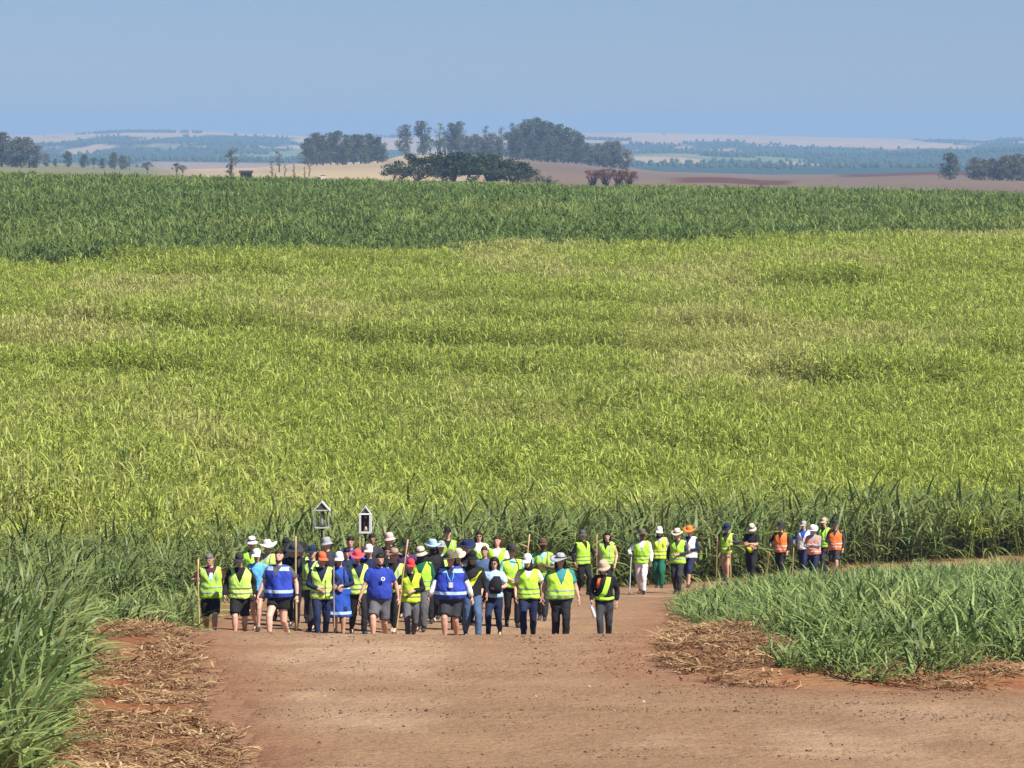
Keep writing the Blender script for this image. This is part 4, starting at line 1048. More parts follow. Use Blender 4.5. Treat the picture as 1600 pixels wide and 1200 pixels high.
    # ---- shoes, socks
    for k in (-1, 1):
        fd = foot_dir(P, k, sgn, st); a = ank[k]; dn = Vector((0, 0, -1)); dn = (dn - fd * dn.dot(fd)).normalized()
        V, Fc = [], []; side = fd.cross(dn).normalized()
        rr = []
        for t_, w_, h_, zz in ((-.075, .026, .030, .046), (-.04, .038, .048, .036), (.03, .043, .046, .040), (.10, .048, .032, .052), (.16, .044, .026, .058), (.195, .026, .018, .064)):
            rr.append((a + fd * t_ * s + dn * zz * s, side * w_ * s, dn * h_ * s))
        rings_tube(V, Fc, rr, 12); limb(V, Fc, [a + dn * .04 * s, a - dn * .015 * s], [.046 * s, .044 * s])
        link('shoe', mesh('shoe', V, Fc, True), fab(P['shoe']), root)
        if P['sock']:
            V, Fc = [], []; limb(V, Fc, [lerp(ank[k], knee[k], -.02), lerp(ank[k], knee[k], .12), lerp(ank[k], knee[k], .24)], [.047 * s, .049 * s, .053 * s]); link('sock', mesh('sock', V, Fc, True), fab(P['sock']), root)
    # ---- vest with reflective bands
    if P['vest']:
        V, Fc = [], []
        low = 0.83 if 'longvest' in P['extra'] else (0.90 if 'shortvest' in P['extra'] else 0.86)
        torso(V, Fc, 0.040, low, 1.47, 0.020, 0.192 * (0.8 + .2 * g))
        for k in (-1, 1): limb(V, Fc, [lerp(sh[k], nb, .5), lerp(sh[k], nb, .1), lerp(sh[k], el[k], .04)], [.062 * s, .078 * s, .080 * s])
        def cb_v(me):
            wrinkle(me, .024, i + 9, 8.0)
            vz = 1.17 if P['vopen'] else 1.26
            if P['vneck']:
                p = Vector((0, -.02 * s, vz * s)); a = .42 if not P['vopen'] else .40
                cut(me, [(p, Vector((math.cos(a), 0, -math.sin(a)))), (p, Vector((-math.cos(a), 0, -math.sin(a)))), (Vector((0, .01 * s, 0)), Vector((0, 1, 0)))])
            if P['vopen']:
                cut(me, [(Vector((.045 * s, 0, 0)), Vector((1, 0, .12))), (Vector((-.06 * s, 0, 0)), Vector((-1, 0, .12))), (Vector((0, -.02, 0)), Vector((0, 1, 0)))])
            # neck hole
            cut(me, [(Vector((0, 0, 1.455 * s)), Vector((0, 0, -1))), (Vector((.085 * s, 0, 0)), Vector((1, 0, 0))), (Vector((-.085 * s, 0, 0)), Vector((-1, 0, 0)))])
            vo = link('vest', me, fab(r.choice(('lime', 'lime_pale', 'lime_deep', 'lime_yellow')) if P['vest'] == 'lime' else P['vest']), root)
            if P['bands']:
                sil = fab('bandgrey' if i % 3 else 'lightgrey') if P['vest'] in ('lime', 'yellow') else fab('silver')
                if P['vest'] == 'royal': sil = fab('paleblue')
                for z0, z1 in (((.950, .978), (1.05, 1.078)) if P['vest'] != 'royal' else ((.955, 1.015),)):
                    b = me.copy(); cut(b, [(Vector((0, 0, z1 * s)), Vector((0, 0, 1))), (Vector((0, 0, z0 * s)), Vector((0, 0, -1)))], True); puff(b, .005)
                    b.materials.clear(); link('reflective_band', b, sil, vo)
                if P['vest'] == 'royal':
                    b = me.copy(); cut(b, [(Vector((0, 0, 1.44 * s)), Vector((0, 0, 1))), (Vector((0, 0, 1.37 * s)), Vector((0, 0, -1)))], True); puff(b, .005); b.materials.clear(); link('shoulder_band', b, sil, vo)
                elif i % 2 == 0:
                    for k in (-1, 1):
                        b = me.copy(); xa, xb = sorted((k * .105 * s, k * .130 * s))
                        cut(b, [(Vector((xb, 0, 0)), Vector((1, 0, 0))), (Vector((xa, 0, 0)), Vector((-1, 0, 0))), (Vector((0, 0, 1.10 * s)), Vector((0, 0, -1)))], True); puff(b, .005); b.materials.clear(); link('reflective_band', b, sil, vo)
        job(V, Fc, 0.021, 3, cb_v)
    # ---- things that belong to single walkers
    for e in P['extra']:
        if e == 'coat':
            V, Fc = [], []
            torso(V, Fc, 0.04, 0.9, 1.47, 0.03, .19)
            rings_tube(V, Fc, [(v3(0, 0, .44), v3(.26, 0, 0), v3(0, .26, 0)), (v3(0, 0, .6), v3(.245, 0, 0), v3(0, .25, 0)), (v3(0, 0, .8), v3(.225, 0, 0), v3(0, .21, 0)), (v3(0, 0, 1.0), v3(.2, 0, 0), v3(0, .155, 0))], 18)
            def cb_c(me):
                wrinkle(me, .022, i + 4, 7); co = link('coat', me, fab('blue'), root)
                for z0, z1 in ((.50, .56), (1.02, 1.08)):
                    b = me.copy(); cut(b, [(Vector((0, 0, z1 * s)), Vector((0, 0, 1))), (Vector((0, 0, z0 * s)), Vector((0, 0, -1)))], True); puff(b, .006); b.materials.clear(); link('reflective_band', b, fab('paleblue'), co)
            job(V, Fc, .022, 3, cb_c)
        if e in ('pack', 'bigpack'):
            V, Fc = [], []
            k = 1.25 if e == 'bigpack' else 1.0
            rings_tube(V, Fc, [(v3(0, .18, 1.0), v3(.13 * k, 0, 0), v3(0, .075, 0)), (v3(0, .20, 1.12), v3(.155 * k, 0, 0), v3(0, .10, 0)), (v3(0, .19, 1.34), v3(.145 * k, 0, 0), v3(0, .085, 0)), (v3(0, .17, 1.44), v3(.09 * k, 0, 0), v3(0, .05, 0))], 14)
            pk = link('backpack', mesh('backpack', V, Fc, True), fab('charcoal'), root)
            for q in (-1, 1):
                V, Fc = [], []; fy = -.150 if P['vest'] else -.134
                limb(V, Fc, [v3(q * .10, .12, 1.43), v3(q * .105, .02, 1.478), v3(q * .105, -.09, 1.42), v3(q * .11, fy - .02, 1.30), v3(q * .13, fy, 1.12), v3(q * .165, -.04, 1.04)], [.020 * s] * 6, .45)
                link('strap', mesh('strap', V, Fc, True), fab('charcoal'), pk)
        if e == 'frontbag':
            V, Fc = [], []
            rings_tube(V, Fc, [(v3(.05, -.20, .98), v3(.12, 0, 0), v3(0, .06, 0)), (v3(.05, -.22, 1.10), v3(.15, 0, 0), v3(0, .09, 0)), (v3(.07, -.20, 1.26), v3(.13, 0, 0), v3(0, .07, 0)), (v3(.08, -.16, 1.36), v3(.07, 0, 0), v3(0, .04, 0))], 14)
            b = link('bag', mesh('bag', V, Fc, True), fab('black'), root)
            V, Fc = [], []; rings_tube(V, Fc, [(v3(.0, -.30, 1.06), v3(.05, 0, 0), v3(0, .02, 0)), (v3(.0, -.305, 1.12), v3(.05, 0, 0), v3(0, .02, 0))], 10); link('pocket', mesh('pocket', V, Fc, True), fab('maroon'), b)
        if e == 'badge':
            V, Fc = lathe([(.040, 0), (.040, .006)], 18); o = link('chest_badge', mesh('chest_badge', V, Fc + [tuple(range(18))[::-1]]), fab('white'), root); o.location = v3(.095, -.158 - .02 * g - belly_w(P) * .35, 1.275); o.rotation_euler = (math.radians(78), 0, math.radians(12))
            V, Fc = lathe([(.020, 0), (.020, .003)], 14); q = link('emblem', mesh('emblem', V, Fc), fab('royal'), o); q.location = (0, 0, .006)
        if e == 'lanyard':
            for q in (-1, 1):
                V, Fc = [], []; yy = -.165 - belly_w(P) * .5; limb(V, Fc, [v3(q * .07, .01, 1.475), v3(q * .075, -.10, 1.42), v3(q * .05 + .03, yy, 1.30), v3(.045, yy - .02 - belly_w(P) * .3, 1.20)], [.010 * s] * 4, .5); link('lanyard', mesh('lanyard', V, Fc, True), fab('sky'), root)
            link('name_card', box_mesh('name_card', .005 * s, .085 * s, (-.205 - belly_w(P) * .8) * s, (-.198 - belly_w(P) * .8) * s, 1.10 * s, 1.20 * s), fab('white'), root)
        if e == 'sash':
            V, Fc = [], []
            limb(V, Fc, [v3(.15, -.125, 1.36), v3(.06, -.198, 1.24), v3(-.05, -.202, 1.14), v3(-.12, -.165, 1.04)], [.085 * s, .09 * s, .09 * s, .07 * s], .16, Vector((.6, 0, .8)))
            link('sash', mesh('sash', V, Fc, True), fab('yellow'), root)
        if e == 'greensash':
            V, Fc = [], []
            limb(V, Fc, [v3(.09, -.10, 1.42), v3(.06, -.165, 1.28), v3(.0, -.175, 1.10), v3(-.10, -.14, .98)], [.05 * s, .055 * s, .055 * s, .05 * s], .2, Vector((.9, 0, .4))); so = link('sash', mesh('sash', V, Fc, True), fab('lime'), root)
            V, Fc = [], []; limb(V, Fc, [v3(-.20, -.05, .98), v3(-.08, -.165, .97), v3(.08, -.165, .97), v3(.20, -.05, .985)], [.03 * s] * 4, .3, Vector((0, 0, 1))); link('belt', mesh('belt', V, Fc, True), fab('lime'), root)
            V, Fc = [], []; limb(V, Fc, [v3(-.10, -.11, 1.42), v3(-.13, -.15, 1.32), v3(-.14, -.14, 1.2)], [.03 * s] * 3, .4); link('pack_strap', mesh('pack_strap', V, Fc, True), fab('redorange'), root)
        if e == 'pouch':
            V, Fc = [], []; rings_tube(V, Fc, [(v3(0, -.17, .90), v3(.02, 0, 0), v3(0, .02, 0)), (v3(0, -.18, .97), v3(.08, 0, 0), v3(0, .03, 0)), (v3(0, -.17, 1.06), v3(.13, 0, 0), v3(0, .03, 0))], 12); link('pouch', mesh('pouch', V, Fc, True), fab('yellow'), root)
        if e == 'neckcloth':
            V, Fc = [], []
            rings_tube(V, Fc, [(hm(0, .03, -.20), Rh @ v3(.12, 0, 0), Rh @ v3(0, .11, 0)), (hm(0, .02, -.12), Rh @ v3(.085, 0, 0), Rh @ v3(0, .09, 0)), (hm(0, .02, -.04), Rh @ v3(.083, 0, 0), Rh @ v3(0, .09, 0)), (hm(0, .015, .03), Rh @ v3(.086, 0, 0), Rh @ v3(0, .09, 0))], 14)
            link('neck_cloth', mesh('neck_cloth', V, Fc, True), fab(P.get('hc') if P.get('hc') in ('rosewhite',) else 'black'), root)
        if e == 'mask':
            V, Fc = [], []
            rings_tube(V, Fc, [(hm(0, -.02, -.15), Rh @ v3(.060, 0, 0), Rh @ v3(0, .072, 0)), (hm(0, -.024, -.10), Rh @ v3(.062, 0, 0), Rh @ v3(0, .080, 0)), (hm(0, -.014, -.03), Rh @ v3(.074, 0, 0), Rh @ v3(0, .100, 0))], 14)
            link('face_mask', mesh('face_mask', V, Fc, True), fab('charcoal'), root)
        if e == 'shirtfront':
            V, Fc = [], []; limb(V, Fc, [v3(.02, -.13, 1.36), v3(.0, -.158, 1.25), v3(-.01, -.160, 1.10)], [.03 * s, .045 * s, .035 * s], .25); link('shirt_print', mesh('shirt_print', V, Fc, True), fab('paleblue'), root)
        if e == 'watch':
            k = 1; V, Fc = [], []; limb(V, Fc, [lerp(el[k], wr[k], .90), lerp(el[k], wr[k], .99)], [.036 * s] * 2); link('watch', mesh('watch', V, Fc, True), fab('black'), root)
    P['_root'] = root; P['_hd'] = hd; P['_s'] = s
    P['_grip'] = {k: root.matrix_basis @ (wr[k] + hd[k][0] * .105 * s + hd[k][1] * .024 * s) for k in wr}
def belly_w(P): return P['belly']
def foot_dir(P, k, sgn, st):
    if k == sgn: a = math.radians(6 * abs(st))
    else: a = math.radians(-26 * abs(st))
    return Vector((k * .12, -math.cos(a), math.sin(a))).normalized()

# ---- the walkers (photo column, distance in metres, what they wear)
person(327, 83.2, 'bareheaded grey-haired man in maroon sleeves and open lime vest gripping a tall pole', H=1.72, g=1.08, hair='grey', top='maroon', sleeve='short', vest='lime', vopen=True, legs='shorts', lc='black', pose=('high', 'down'), stride=1, nod=22, extra=('shirtfront', 'longvest'), belly=.02)
person(373, 82.6, 'man in dark cap with black long sleeves, lime vest with two bands and black shorts', H=1.74, g=1.1, hat='cap', hc='charcoal', top='black', vest='lime', legs='shorts', lc='black', pose=('down', 'down'), stride=-1, nod=24)
person(400, 85.5, 'slight walker in white cap and bright blue jacket beside the man with green socks', H=1.66, g=.9, hat='cap', hc='white', top='sky', legs='short_shorts', lc='charcoal', pose=('down', 'down'), stride=1, nod=12)
person(392, 93.0, 'walker in pinkish-white round sun hat half hidden behind the bright blue jacket', H=1.68, hat='bucket', hc='rosewhite', top='charcoal', vest='lime', lc='charcoal', pose=('down', 'belly'))
person(416, 89.0, 'walker in wide cream hat and grey trousers behind the man with green socks', H=1.70, hat='wide', hc='rosewhite', top='lightgrey', vest='lime', lc='grey', pose=('down', 'down'), stride=-1)
person(434, 82.0, 'broad bearded bareheaded man in blue reflective vest, black short shorts and green socks', H=1.84, g=1.22, belly=.03, sk='d', hair='brown', beard=True, top='grey', sleeve='short', vest='royal', vneck=True, legs='short_shorts', lc='black', sock='gsock', pose=('down', 'down'), stride=-1, nod=4, extra=('watch',))
person(458, 87.0, 'walker in wide charcoal hat and black clothes just behind the man with green socks', H=1.72, hat='wide', hc='charcoal', top='black', lc='black', pose=('down', 'down'), stride=1, extra=('pack',), nod=20)
person(470, 88.5, 'walker in low dark hat with a narrow yellow vest edge, dark trousers', H=1.66, hat='brim', hc='black', top='navy', vest='lime', lc='charcoal', pose=('belly', 'belly'), nod=25)
person(487, 85.8, 'walker in navy cap and lime vest tucked behind the orange cap', H=1.72, hat='cap', hc='navy', top='navy', vest='lime', lc='charcoal', legs='trousers', pose=('stick', 'down'), stride=1)
person(501, 83.0, 'walker in orange-red cap and sunglasses with lime vest open over navy sleeves', H=1.73, hat='cap', hc='redorange', top='navy', vest='lime', vopen=True, lc='navy', pose=('belly', 'stick'), glasses=True, nod=10, stride=-1, extra=('longvest',))
person(510, 91.5, 'walker in pale grey hat peeping between the orange cap and the white cap', H=1.70, hat='bucket', hc='lightgrey', top='charcoal', lc='black')
person(529, 83.6, 'walker in white cap and long blue reflective coat over bare shins', H=1.70, g=1.05, hat='cap', hc='white', top='navy', legs='shorts', lc='navy', pose=('belly', 'belly'), nod=14, extra=('coat', 'pack'), stride=.4)
person(546, 92.0, 'dark-haired walker in bright blue jacket behind the pink-red hat', H=1.72, hair='black', top='royal', vest=None, lc='navy', pose=('down', 'stick'), nod=4)
person(558, 84.6, 'walker in wide pink-red hat and lime vest beside the royal blue shirt', H=1.69, hat='brim', hc='pinkred', top='navy', vest='lime', lc='black', pose=('down', 'down'), nod=24, stride=1)
person(576, 87.5, 'walker in white and pink cap looking over the royal blue shoulder', H=1.67, hat='cap', hc='rosewhite', top='navy', lc='black', pose=('stick', 'down'))
person(580, 94.0, 'dark-haired man at the back behind the white and pink cap', H=1.74, hair='black', top='charcoal', lc='black', sk='b', nod=2)
person(592, 81.8, 'big dark-haired man in plain royal blue shirt with round white badge and grey shorts', H=1.79, g=1.2, belly=.05, sk='a', hair='black', beard=True, top='royal', sleeve='short', legs='shorts', lc='grey', pose=('down', 'down'), stride=-1, nod=14, turn=8, extra=('badge',))
person(608, 95.0, 'walker in pink-white cap and dark jacket behind the straw hat', H=1.74, hat='bucket', hc='pink', top='black', lc='black', pose=('down', 'down'))
person(615, 85.2, 'walker in straw hat with lime vest and black sleeves beside the royal blue shirt', H=1.68, g=.95, hat='straw', hc='tan', top='black', vest='lime', vopen=True, lc='black', pose=('belly', 'belly'), nod=8, stride=1, shoe='beige')
person(641, 83.0, 'short walker in red cap and lime vest with grey knees and a stick', H=1.60, g=.95, hat='cap', hc='red', top='black', vest='lime', lc='grey', pose=('stick', 'belly'), nod=14, stride=-1, extra=('longvest',))
person(634, 90.5, 'walker in dark cap behind the red cap', H=1.66, hat='cap', hc='charcoal', top='purple', lc='charcoal')
person(657, 85.6, 'walker in cream-topped hat with black mask and veil, lime vest and grey trousers', H=1.71, g=1.05, hat='bucket', hc='cream', top='green', vest='lime', lc='grey', legs='wide', pose=('down', 'down'), nod=16, extra=('neckcloth', 'mask'))
person(675, 88.5, 'walker in pale hat and dark mask next to the blue reflective vest', H=1.72, hat='brim', hc='paleblue', top='black', lc='black', pose=('down', 'down'), extra=('mask',), stride=-1)
person(704, 81.9, 'large man in dark brimmed hat, blue reflective vest, white arm sleeves and black shorts', H=1.80, g=1.3, belly=.07, hat='brim', hc='olive', top='navy', sleeve='short', armc='white', vest='royal', legs='shorts', lc='charcoal', pose=('down', 'down'), stride=-.8, nod=18, extra=('lanyard',))
person(699, 102.5, 'walker in black cap and lime vest high at the back above the dark brimmed hat', H=1.76, hat='cap', hc='black', top='black', vest='lime', lc='black', nod=0)
person(748, 101.0, 'dark-haired woman in sunglasses and lime vest at the back of the crowd', H=1.68, hair='black', hs='long', glasses=True, top='white', sleeve='short', vest='lime', lc='navy', nod=0)
person(727, 88.5, 'walker under a broad black hat behind the yellow diagonal sash', H=1.74, hat='wide', hc='navy', top='black', lc='black', nod=22)
person(737, 83.4, 'walker in black with bright yellow diagonal sash, black cap and blue jeans', H=1.74, g=1.02, hat='cap', hc='black', top='black', lc='denim', pose=('down', 'down'), nod=24, stride=1, extra=('sash', 'neckcloth'), yaw=-.15)
person(772, 83.8, 'curly-haired woman in sunglasses carrying a black bag over her front', H=1.60, g=1.0, sk='a', hair='black', hs='curly', glasses=True, top='paleblue', sleeve='short', lc='navy', pose=('down', 'belly'), nod=6, stride=-1, extra=('frontbag',))
person(777, 95.5, 'auburn-haired woman in lime vest and white sleeves', H=1.66, hair='auburn', hs='long', top='white', sleeve='short', vest='lime', lc='charcoal', nod=2)
person(800, 87.0, 'walker in dark grey hat, lime vest and black trousers holding a forked stick', H=1.68, hat='brim', hc='charcoal', top='mint', sleeve='short', vest='lime', bands=False, lc='black', pose=('belly', 'stick'), stride=1, nod=10)
person(826, 82.8, 'walker in white cap with black neck cloth, white tee and banded lime vest', H=1.70, g=1.0, hat='cap', hc='white', top='white', sleeve='short', vest='lime', lc='navy', pose=('down', 'down'), glasses=True, stride=-1, nod=12, extra=('neckcloth',))
person(848, 89.5, 'dark-skinned man in brown cap and lime vest behind the grey sun hat', H=1.74, sk='c', hat='cap', hc='brown', top='mint', sleeve='short', vest='lime', lc='charcoal', pose=('chest', 'chest'), nod=2)
person(876, 81.7, 'large woman in wide grey-white hat, lime vest over teal shirt and black leggings', H=1.74, g=1.28, belly=.04, sk='a', hair='black', hs='long', hat='wide', hc='lightgrey', top='teal', sleeve='short', vest='lime', lc='black', pose=('down', 'down'), stride=.8, nod=4, extra=('shortvest',))
person(945, 81.8, 'walker in beige bucket hat and black jacket with green sash holding a white bottle', H=1.64, g=1.0, hat='bucket', hc='beige', top='black', lc='charcoal', pose=('down', 'down'), stride=-1.1, nod=26, extra=('greensash',), yaw=-.1)
person(911, 113.0, 'walker in grey cap turned sideways with a tall pole and black trousers', H=1.74, hat='cap', hc='grey', top='black', vest='lime', lc='black', pose=('down', 'stick'), yaw=.6, stride=.6)
person(949, 107.5, 'bare-armed dark-haired woman in lime vest behind the beige bucket hat', H=1.66, hair='black', hs='long', top='black', sleeve='none', vest='lime', lc='black', pose=('down', 'down'), yaw=-.1)
person(1004, 113.5, 'walker in olive hat, white long sleeves and pale trousers with a grey cane', H=1.74, g=1.02, hat='brim', hc='olive', top='white', vest='lime', lc='rosewhite', pose=('stick', 'down'), yaw=-.35, stride=1.1, nod=14, shoe='black', sk='c')
person(1031, 118.5, 'walker in white cap and neck flap with loose green trousers', H=1.74, hat='cap', hc='white', top='lightgrey', vest='lime', legs='wide', lc='green', pose=('down', 'down'), yaw=-.2, stride=.8, nod=16, extra=('neckcloth',))
person(1060, 114.0, 'walker in cream brimmed hat, plain lime vest and dark grey trousers', H=1.74, hat='brim', hc='cream', top='charcoal', vest='lime', lc='charcoal', pose=('down', 'belly'), yaw=-.2, stride=.5, nod=20, shoe='black', extra=('longvest',))
person(1078, 119.5, 'walker in orange headscarf and hat with white shoulders, navy sleeves and dark knee shorts', H=1.74, hat='straw', hc='orange', top='navy', vest='white', bands=False, legs='knee', lc='navy', pose=('down', 'belly'), yaw=-.3, stride=1, nod=14)
person(1137, 126.5, 'bare-legged walker in dark blue hat and banded lime vest with two poles', H=1.74, hat='bucket', hc='navy', top='charcoal', vest='lime', legs='short_shorts', lc='tan', pose=('high', 'high'), yaw=-.2, stride=.8, nod=22)
person(1176, 126.0, 'walker in black with white sun hat and yellow pouch at the waist', H=1.74, hat='bucket', hc='cream', top='black', lc='black', sleeve='short', pose=('cross', 'cross'), yaw=-.3, stride=.9, nod=28, extra=('pouch',))
person(1222, 128.0, 'walker in dark grey hat and orange vest with bright shoulder', H=1.74, hat='brim', hc='charcoal', top='black', vest='orange', lc='black', pose=('stick', 'down'), yaw=-.5, stride=1, nod=12)
person(1258, 131.5, 'walker in blue and white shirt behind the white hat', H=1.70, hat='cap', hc='lightgrey', top='blue', vest='white', bands=False, vopen=True, lc='navy', pose=('stick', 'down'), yaw=-.4)
person(1273, 126.8, 'walker in white hat with coral vest and pale grey sleeves', H=1.70, hat='brim', hc='white', top='lightgrey', vest='coral', lc='navy', pose=('belly', 'cross'), yaw=-.4, stride=1, nod=22)
person(1290, 132.8, 'walker in tan cap and lime vest behind the orange vest with bare legs', H=1.78, hat='cap', hc='beige', top='black', vest='lime', lc='charcoal', yaw=-.4)
person(1307, 130.0, 'bare-legged walker in dark cap, bright orange vest and dark shorts', H=1.78, g=1.05, hat='cap', hc='charcoal', top='charcoal', vest='orange', legs='shorts', lc='charcoal', pose=('belly', 'down'), yaw=-.4, stride=.9, sock=None)
person(445, 91.5, 'walker in black with black beanie-like cap half seen behind the wide charcoal hat', H=1.70, hat='cap', hc='black', top='black', lc='black', stride=-1)
person(540, 87.8, 'walker in navy overalls mostly hidden between the long blue coat and the pink-red hat', H=1.62, hair='black', top='navy', lc='navy', stride=1, nod=16)
person(604, 88.6, 'walker in black trousers mostly hidden behind the big man with the round badge', H=1.62, hair='brown', top='black', lc='black', stride=1, nod=10)
person(689, 90.5, 'walker in grey cap and mint sleeves mostly hidden behind the large blue reflective vest', H=1.66, hat='cap', hc='lightgrey', top='mint', vest='lime', lc='black', stride=-1)
person(716, 86.2, 'walker in charcoal mostly hidden between the blue reflective vest and the yellow sash', H=1.64, hat='brim', hc='cream', top='charcoal', lc='charcoal', stride=1, nod=20)
person(757, 88.0, 'walker in maroon shorts behind the curly-haired woman', H=1.64, hair='brown', top='denim', sleeve='short', legs='shorts', lc='maroon', stride=1)
for i_, P_ in enumerate(PEOPLE): build_person(i_, P_)
run_jobs()

# ------------------------------------------------------------------ sticks, shrines, bottle
M_stick = mat_plain('pale_wood', (0.50, 0.34, 0.16), 0.7, 0.25, 6.0)
M_stickd = mat_plain('brown_wood', (0.32, 0.19, 0.09), 0.75, 0.25, 6.0)
M_stickg = mat_plain('grey_pole', (0.50, 0.52, 0.54), 0.5, 0.15, 6.0)
def by_px(px): return min(PEOPLE, key=lambda p: abs(p['px'] - px))
def stick(holder, hand, top_row, label, mat=M_stick, rad=0.016, lean=(0.0, 0.0), fork=False):
    P = by_px(holder); gp = P['_grip'][hand]
    ztop = -(top_row - HROW) / F * P['Y']
    base = Vector((gp.x - lean[0] * (gp.z), gp.y, gp.z))
    zb = gz(gp.x, gp.y) + 0.03
    r = random.Random(holder)
    pts, rad_ = [], []
    for k in range(8):
        t = k / 7; z = zb + (ztop - zb) * t
        u = (z - gp.z)
        amp = 0.006 * math.sin(3.1 * t * 2 + r.uniform(0, .5))
        pts.append(Vector((gp.x + lean[0] * u + amp, gp.y + lean[1] * u, z))); rad_.append(rad * (1.05 - .15 * t))
    o_ = pts[0].copy(); pts = [p - o_ for p in pts]
    V, Fc = [], []; tube(V, Fc, pts, rad_, 8)
    root = empty('walking_stick', o_); tag(root, label, 'walking stick', 'sticks carried by the walkers')
    link('shaft', mesh('shaft', V, Fc, True), mat, root)
    V, Fc = [], []; d = (pts[1] - pts[0]).normalized(); tube(V, Fc, [pts[0] - d * .004, pts[0] + d * .05], [rad * 1.15, rad * 1.2], 8); link('ferrule', mesh('ferrule', V, Fc, True), mat_plain('ferrule', (0.05, 0.045, 0.04), 0.8), root)
    if fork:
        V, Fc = [], []; a = pts[-2]; tube(V, Fc, [a, a + Vector((-.09, 0, .05)), a + Vector((-.16, 0, .05))], [rad * .9, rad * .8, rad * .6], 7); link('side_branch', mesh('side_branch', V, Fc, True), mat, root)
stick(327, -1, 872, 'straight pale pole in the fist of the bareheaded grey-haired man', lean=(-.01, 0))
stick(487, -1, 838, 'tall pale pole rising above the orange-red cap', rad=.022)
stick(501, 1, 884, 'thin greyish stick held by the walker in the orange-red cap', mat_plain('weathered_wood', (0.34, 0.27, 0.2), .8, .2, 6), .013)
stick(546, 1, 838, 'thick brown pole rising behind the pink-red hat', M_stickd, .020)
stick(641, -1, 842, 'long pale stick slanting up past the red cap', lean=(.13, 0.02), rad=.015)
stick(800, 1, 834, 'forked pale stick raised above the dark grey hat', lean=(.10, 0), rad=.018, fork=True)
stick(911, 1, 836, 'tall thin pale pole beside the walker in the grey cap')
stick(1004, -1, 864, 'grey metal walking cane of the walker in pale trousers', M_stickg, .016, lean=(.06, 0))
stick(1137, -1, 838, 'tan pole in the right hand of the bare-legged walker in the dark blue hat', lean=(.03, 0), mat=M_stickd)
stick(1137, 1, 836, 'pale pole in the left hand of the bare-legged walker in the dark blue hat', lean=(-.03, 0))
stick(1222, -1, 862, 'short brown stick of the walker in the orange vest and grey hat', M_stickd, lean=(.12, 0))
stick(1258, -1, 856, 'yellowish stick of the walker in the blue and white shirt', lean=(.05, 0))

M_white = mat_plain('white_paint', (0.62, 0.64, 0.66), 0.35, 0.04, 10.0, 0, 0, .5)
M_post = mat_plain('grey_metal', (0.42, 0.45, 0.46), 0.4, 0.08, 10.0, 0, 0.3, .5)
M_iron = mat_plain('dark_pole', (0.035, 0.030, 0.028), 0.6, 0.2, 8.0)
def mat_glass():
    m, N, L, B = nodes_of('shrine_glass')
    tr = N.new('ShaderNodeBsdfTransparent'); tr.inputs[0].default_value = (.93, .95, .94, 1); gl = N.new('ShaderNodeBsdfGlossy'); gl.inputs['Roughness'].default_value = .08
    ms = N.new('ShaderNodeMixShader'); ms.inputs[0].default_value = .14
    L.new(tr.outputs[0], ms.inputs[1]); L.new(gl.outputs[0], ms.inputs[2]); L.new(ms.outputs[0], N['Material Output'].inputs['Surface']); return m
M_glass = mat_glass()
def bar(V, Fc, a, b, w):
    d = (b - a).normalized(); s_ = d.cross(Vector((.3, .9, .1))).normalized()
    tube(V, Fc, [a, b], [w, w], 4)
def statue(root, z0, h, c1, c2):
    sp = empty('statue_holder', (0, 0, 0)); bpy.data.objects.remove(sp)
    V, Fc = [], []
    rings_tube(V, Fc, [(Vector((0, 0, z0)), Vector((.050, 0, 0)), Vector((0, .045, 0))), (Vector((0, 0, z0 + h * .3)), Vector((.040, 0, 0)), Vector((0, .036, 0))), (Vector((.006, 0, z0 + h * .62)), Vector((.046, 0, 0)), Vector((0, .036, 0))), (Vector((.008, 0, z0 + h * .76)), Vector((.030, 0, 0)), Vector((0, .028, 0))), (Vector((.006, 0, z0 + h * .82)), Vector((.014, 0, 0)), Vector((0, .014, 0)))], 12)
    st_ = link('statuette', mesh('statuette', V, Fc, True), fab(c1), root)
    V, Fc = [], []; rings_tube(V, Fc, [(Vector((.006, -.004, z0 + h * z)), Vector((rr, 0, 0)), Vector((0, rr * 1.1, 0))) for z, rr in ((.78, .008), (.82, .020), (.88, .026), (.94, .022), (.98, .008))], 12); link('head', mesh('head', V, Fc, True), fab(c2), st_)
    V, Fc = [], []; limb(V, Fc, [Vector((.03, .02, z0 + h * .95)), Vector((.042, .01, z0 + h * .7)), Vector((.046, -.01, z0 + h * .4))], [.016, .022, .018]); link('mantle', mesh('mantle', V, Fc, True), fab('brown'), st_)
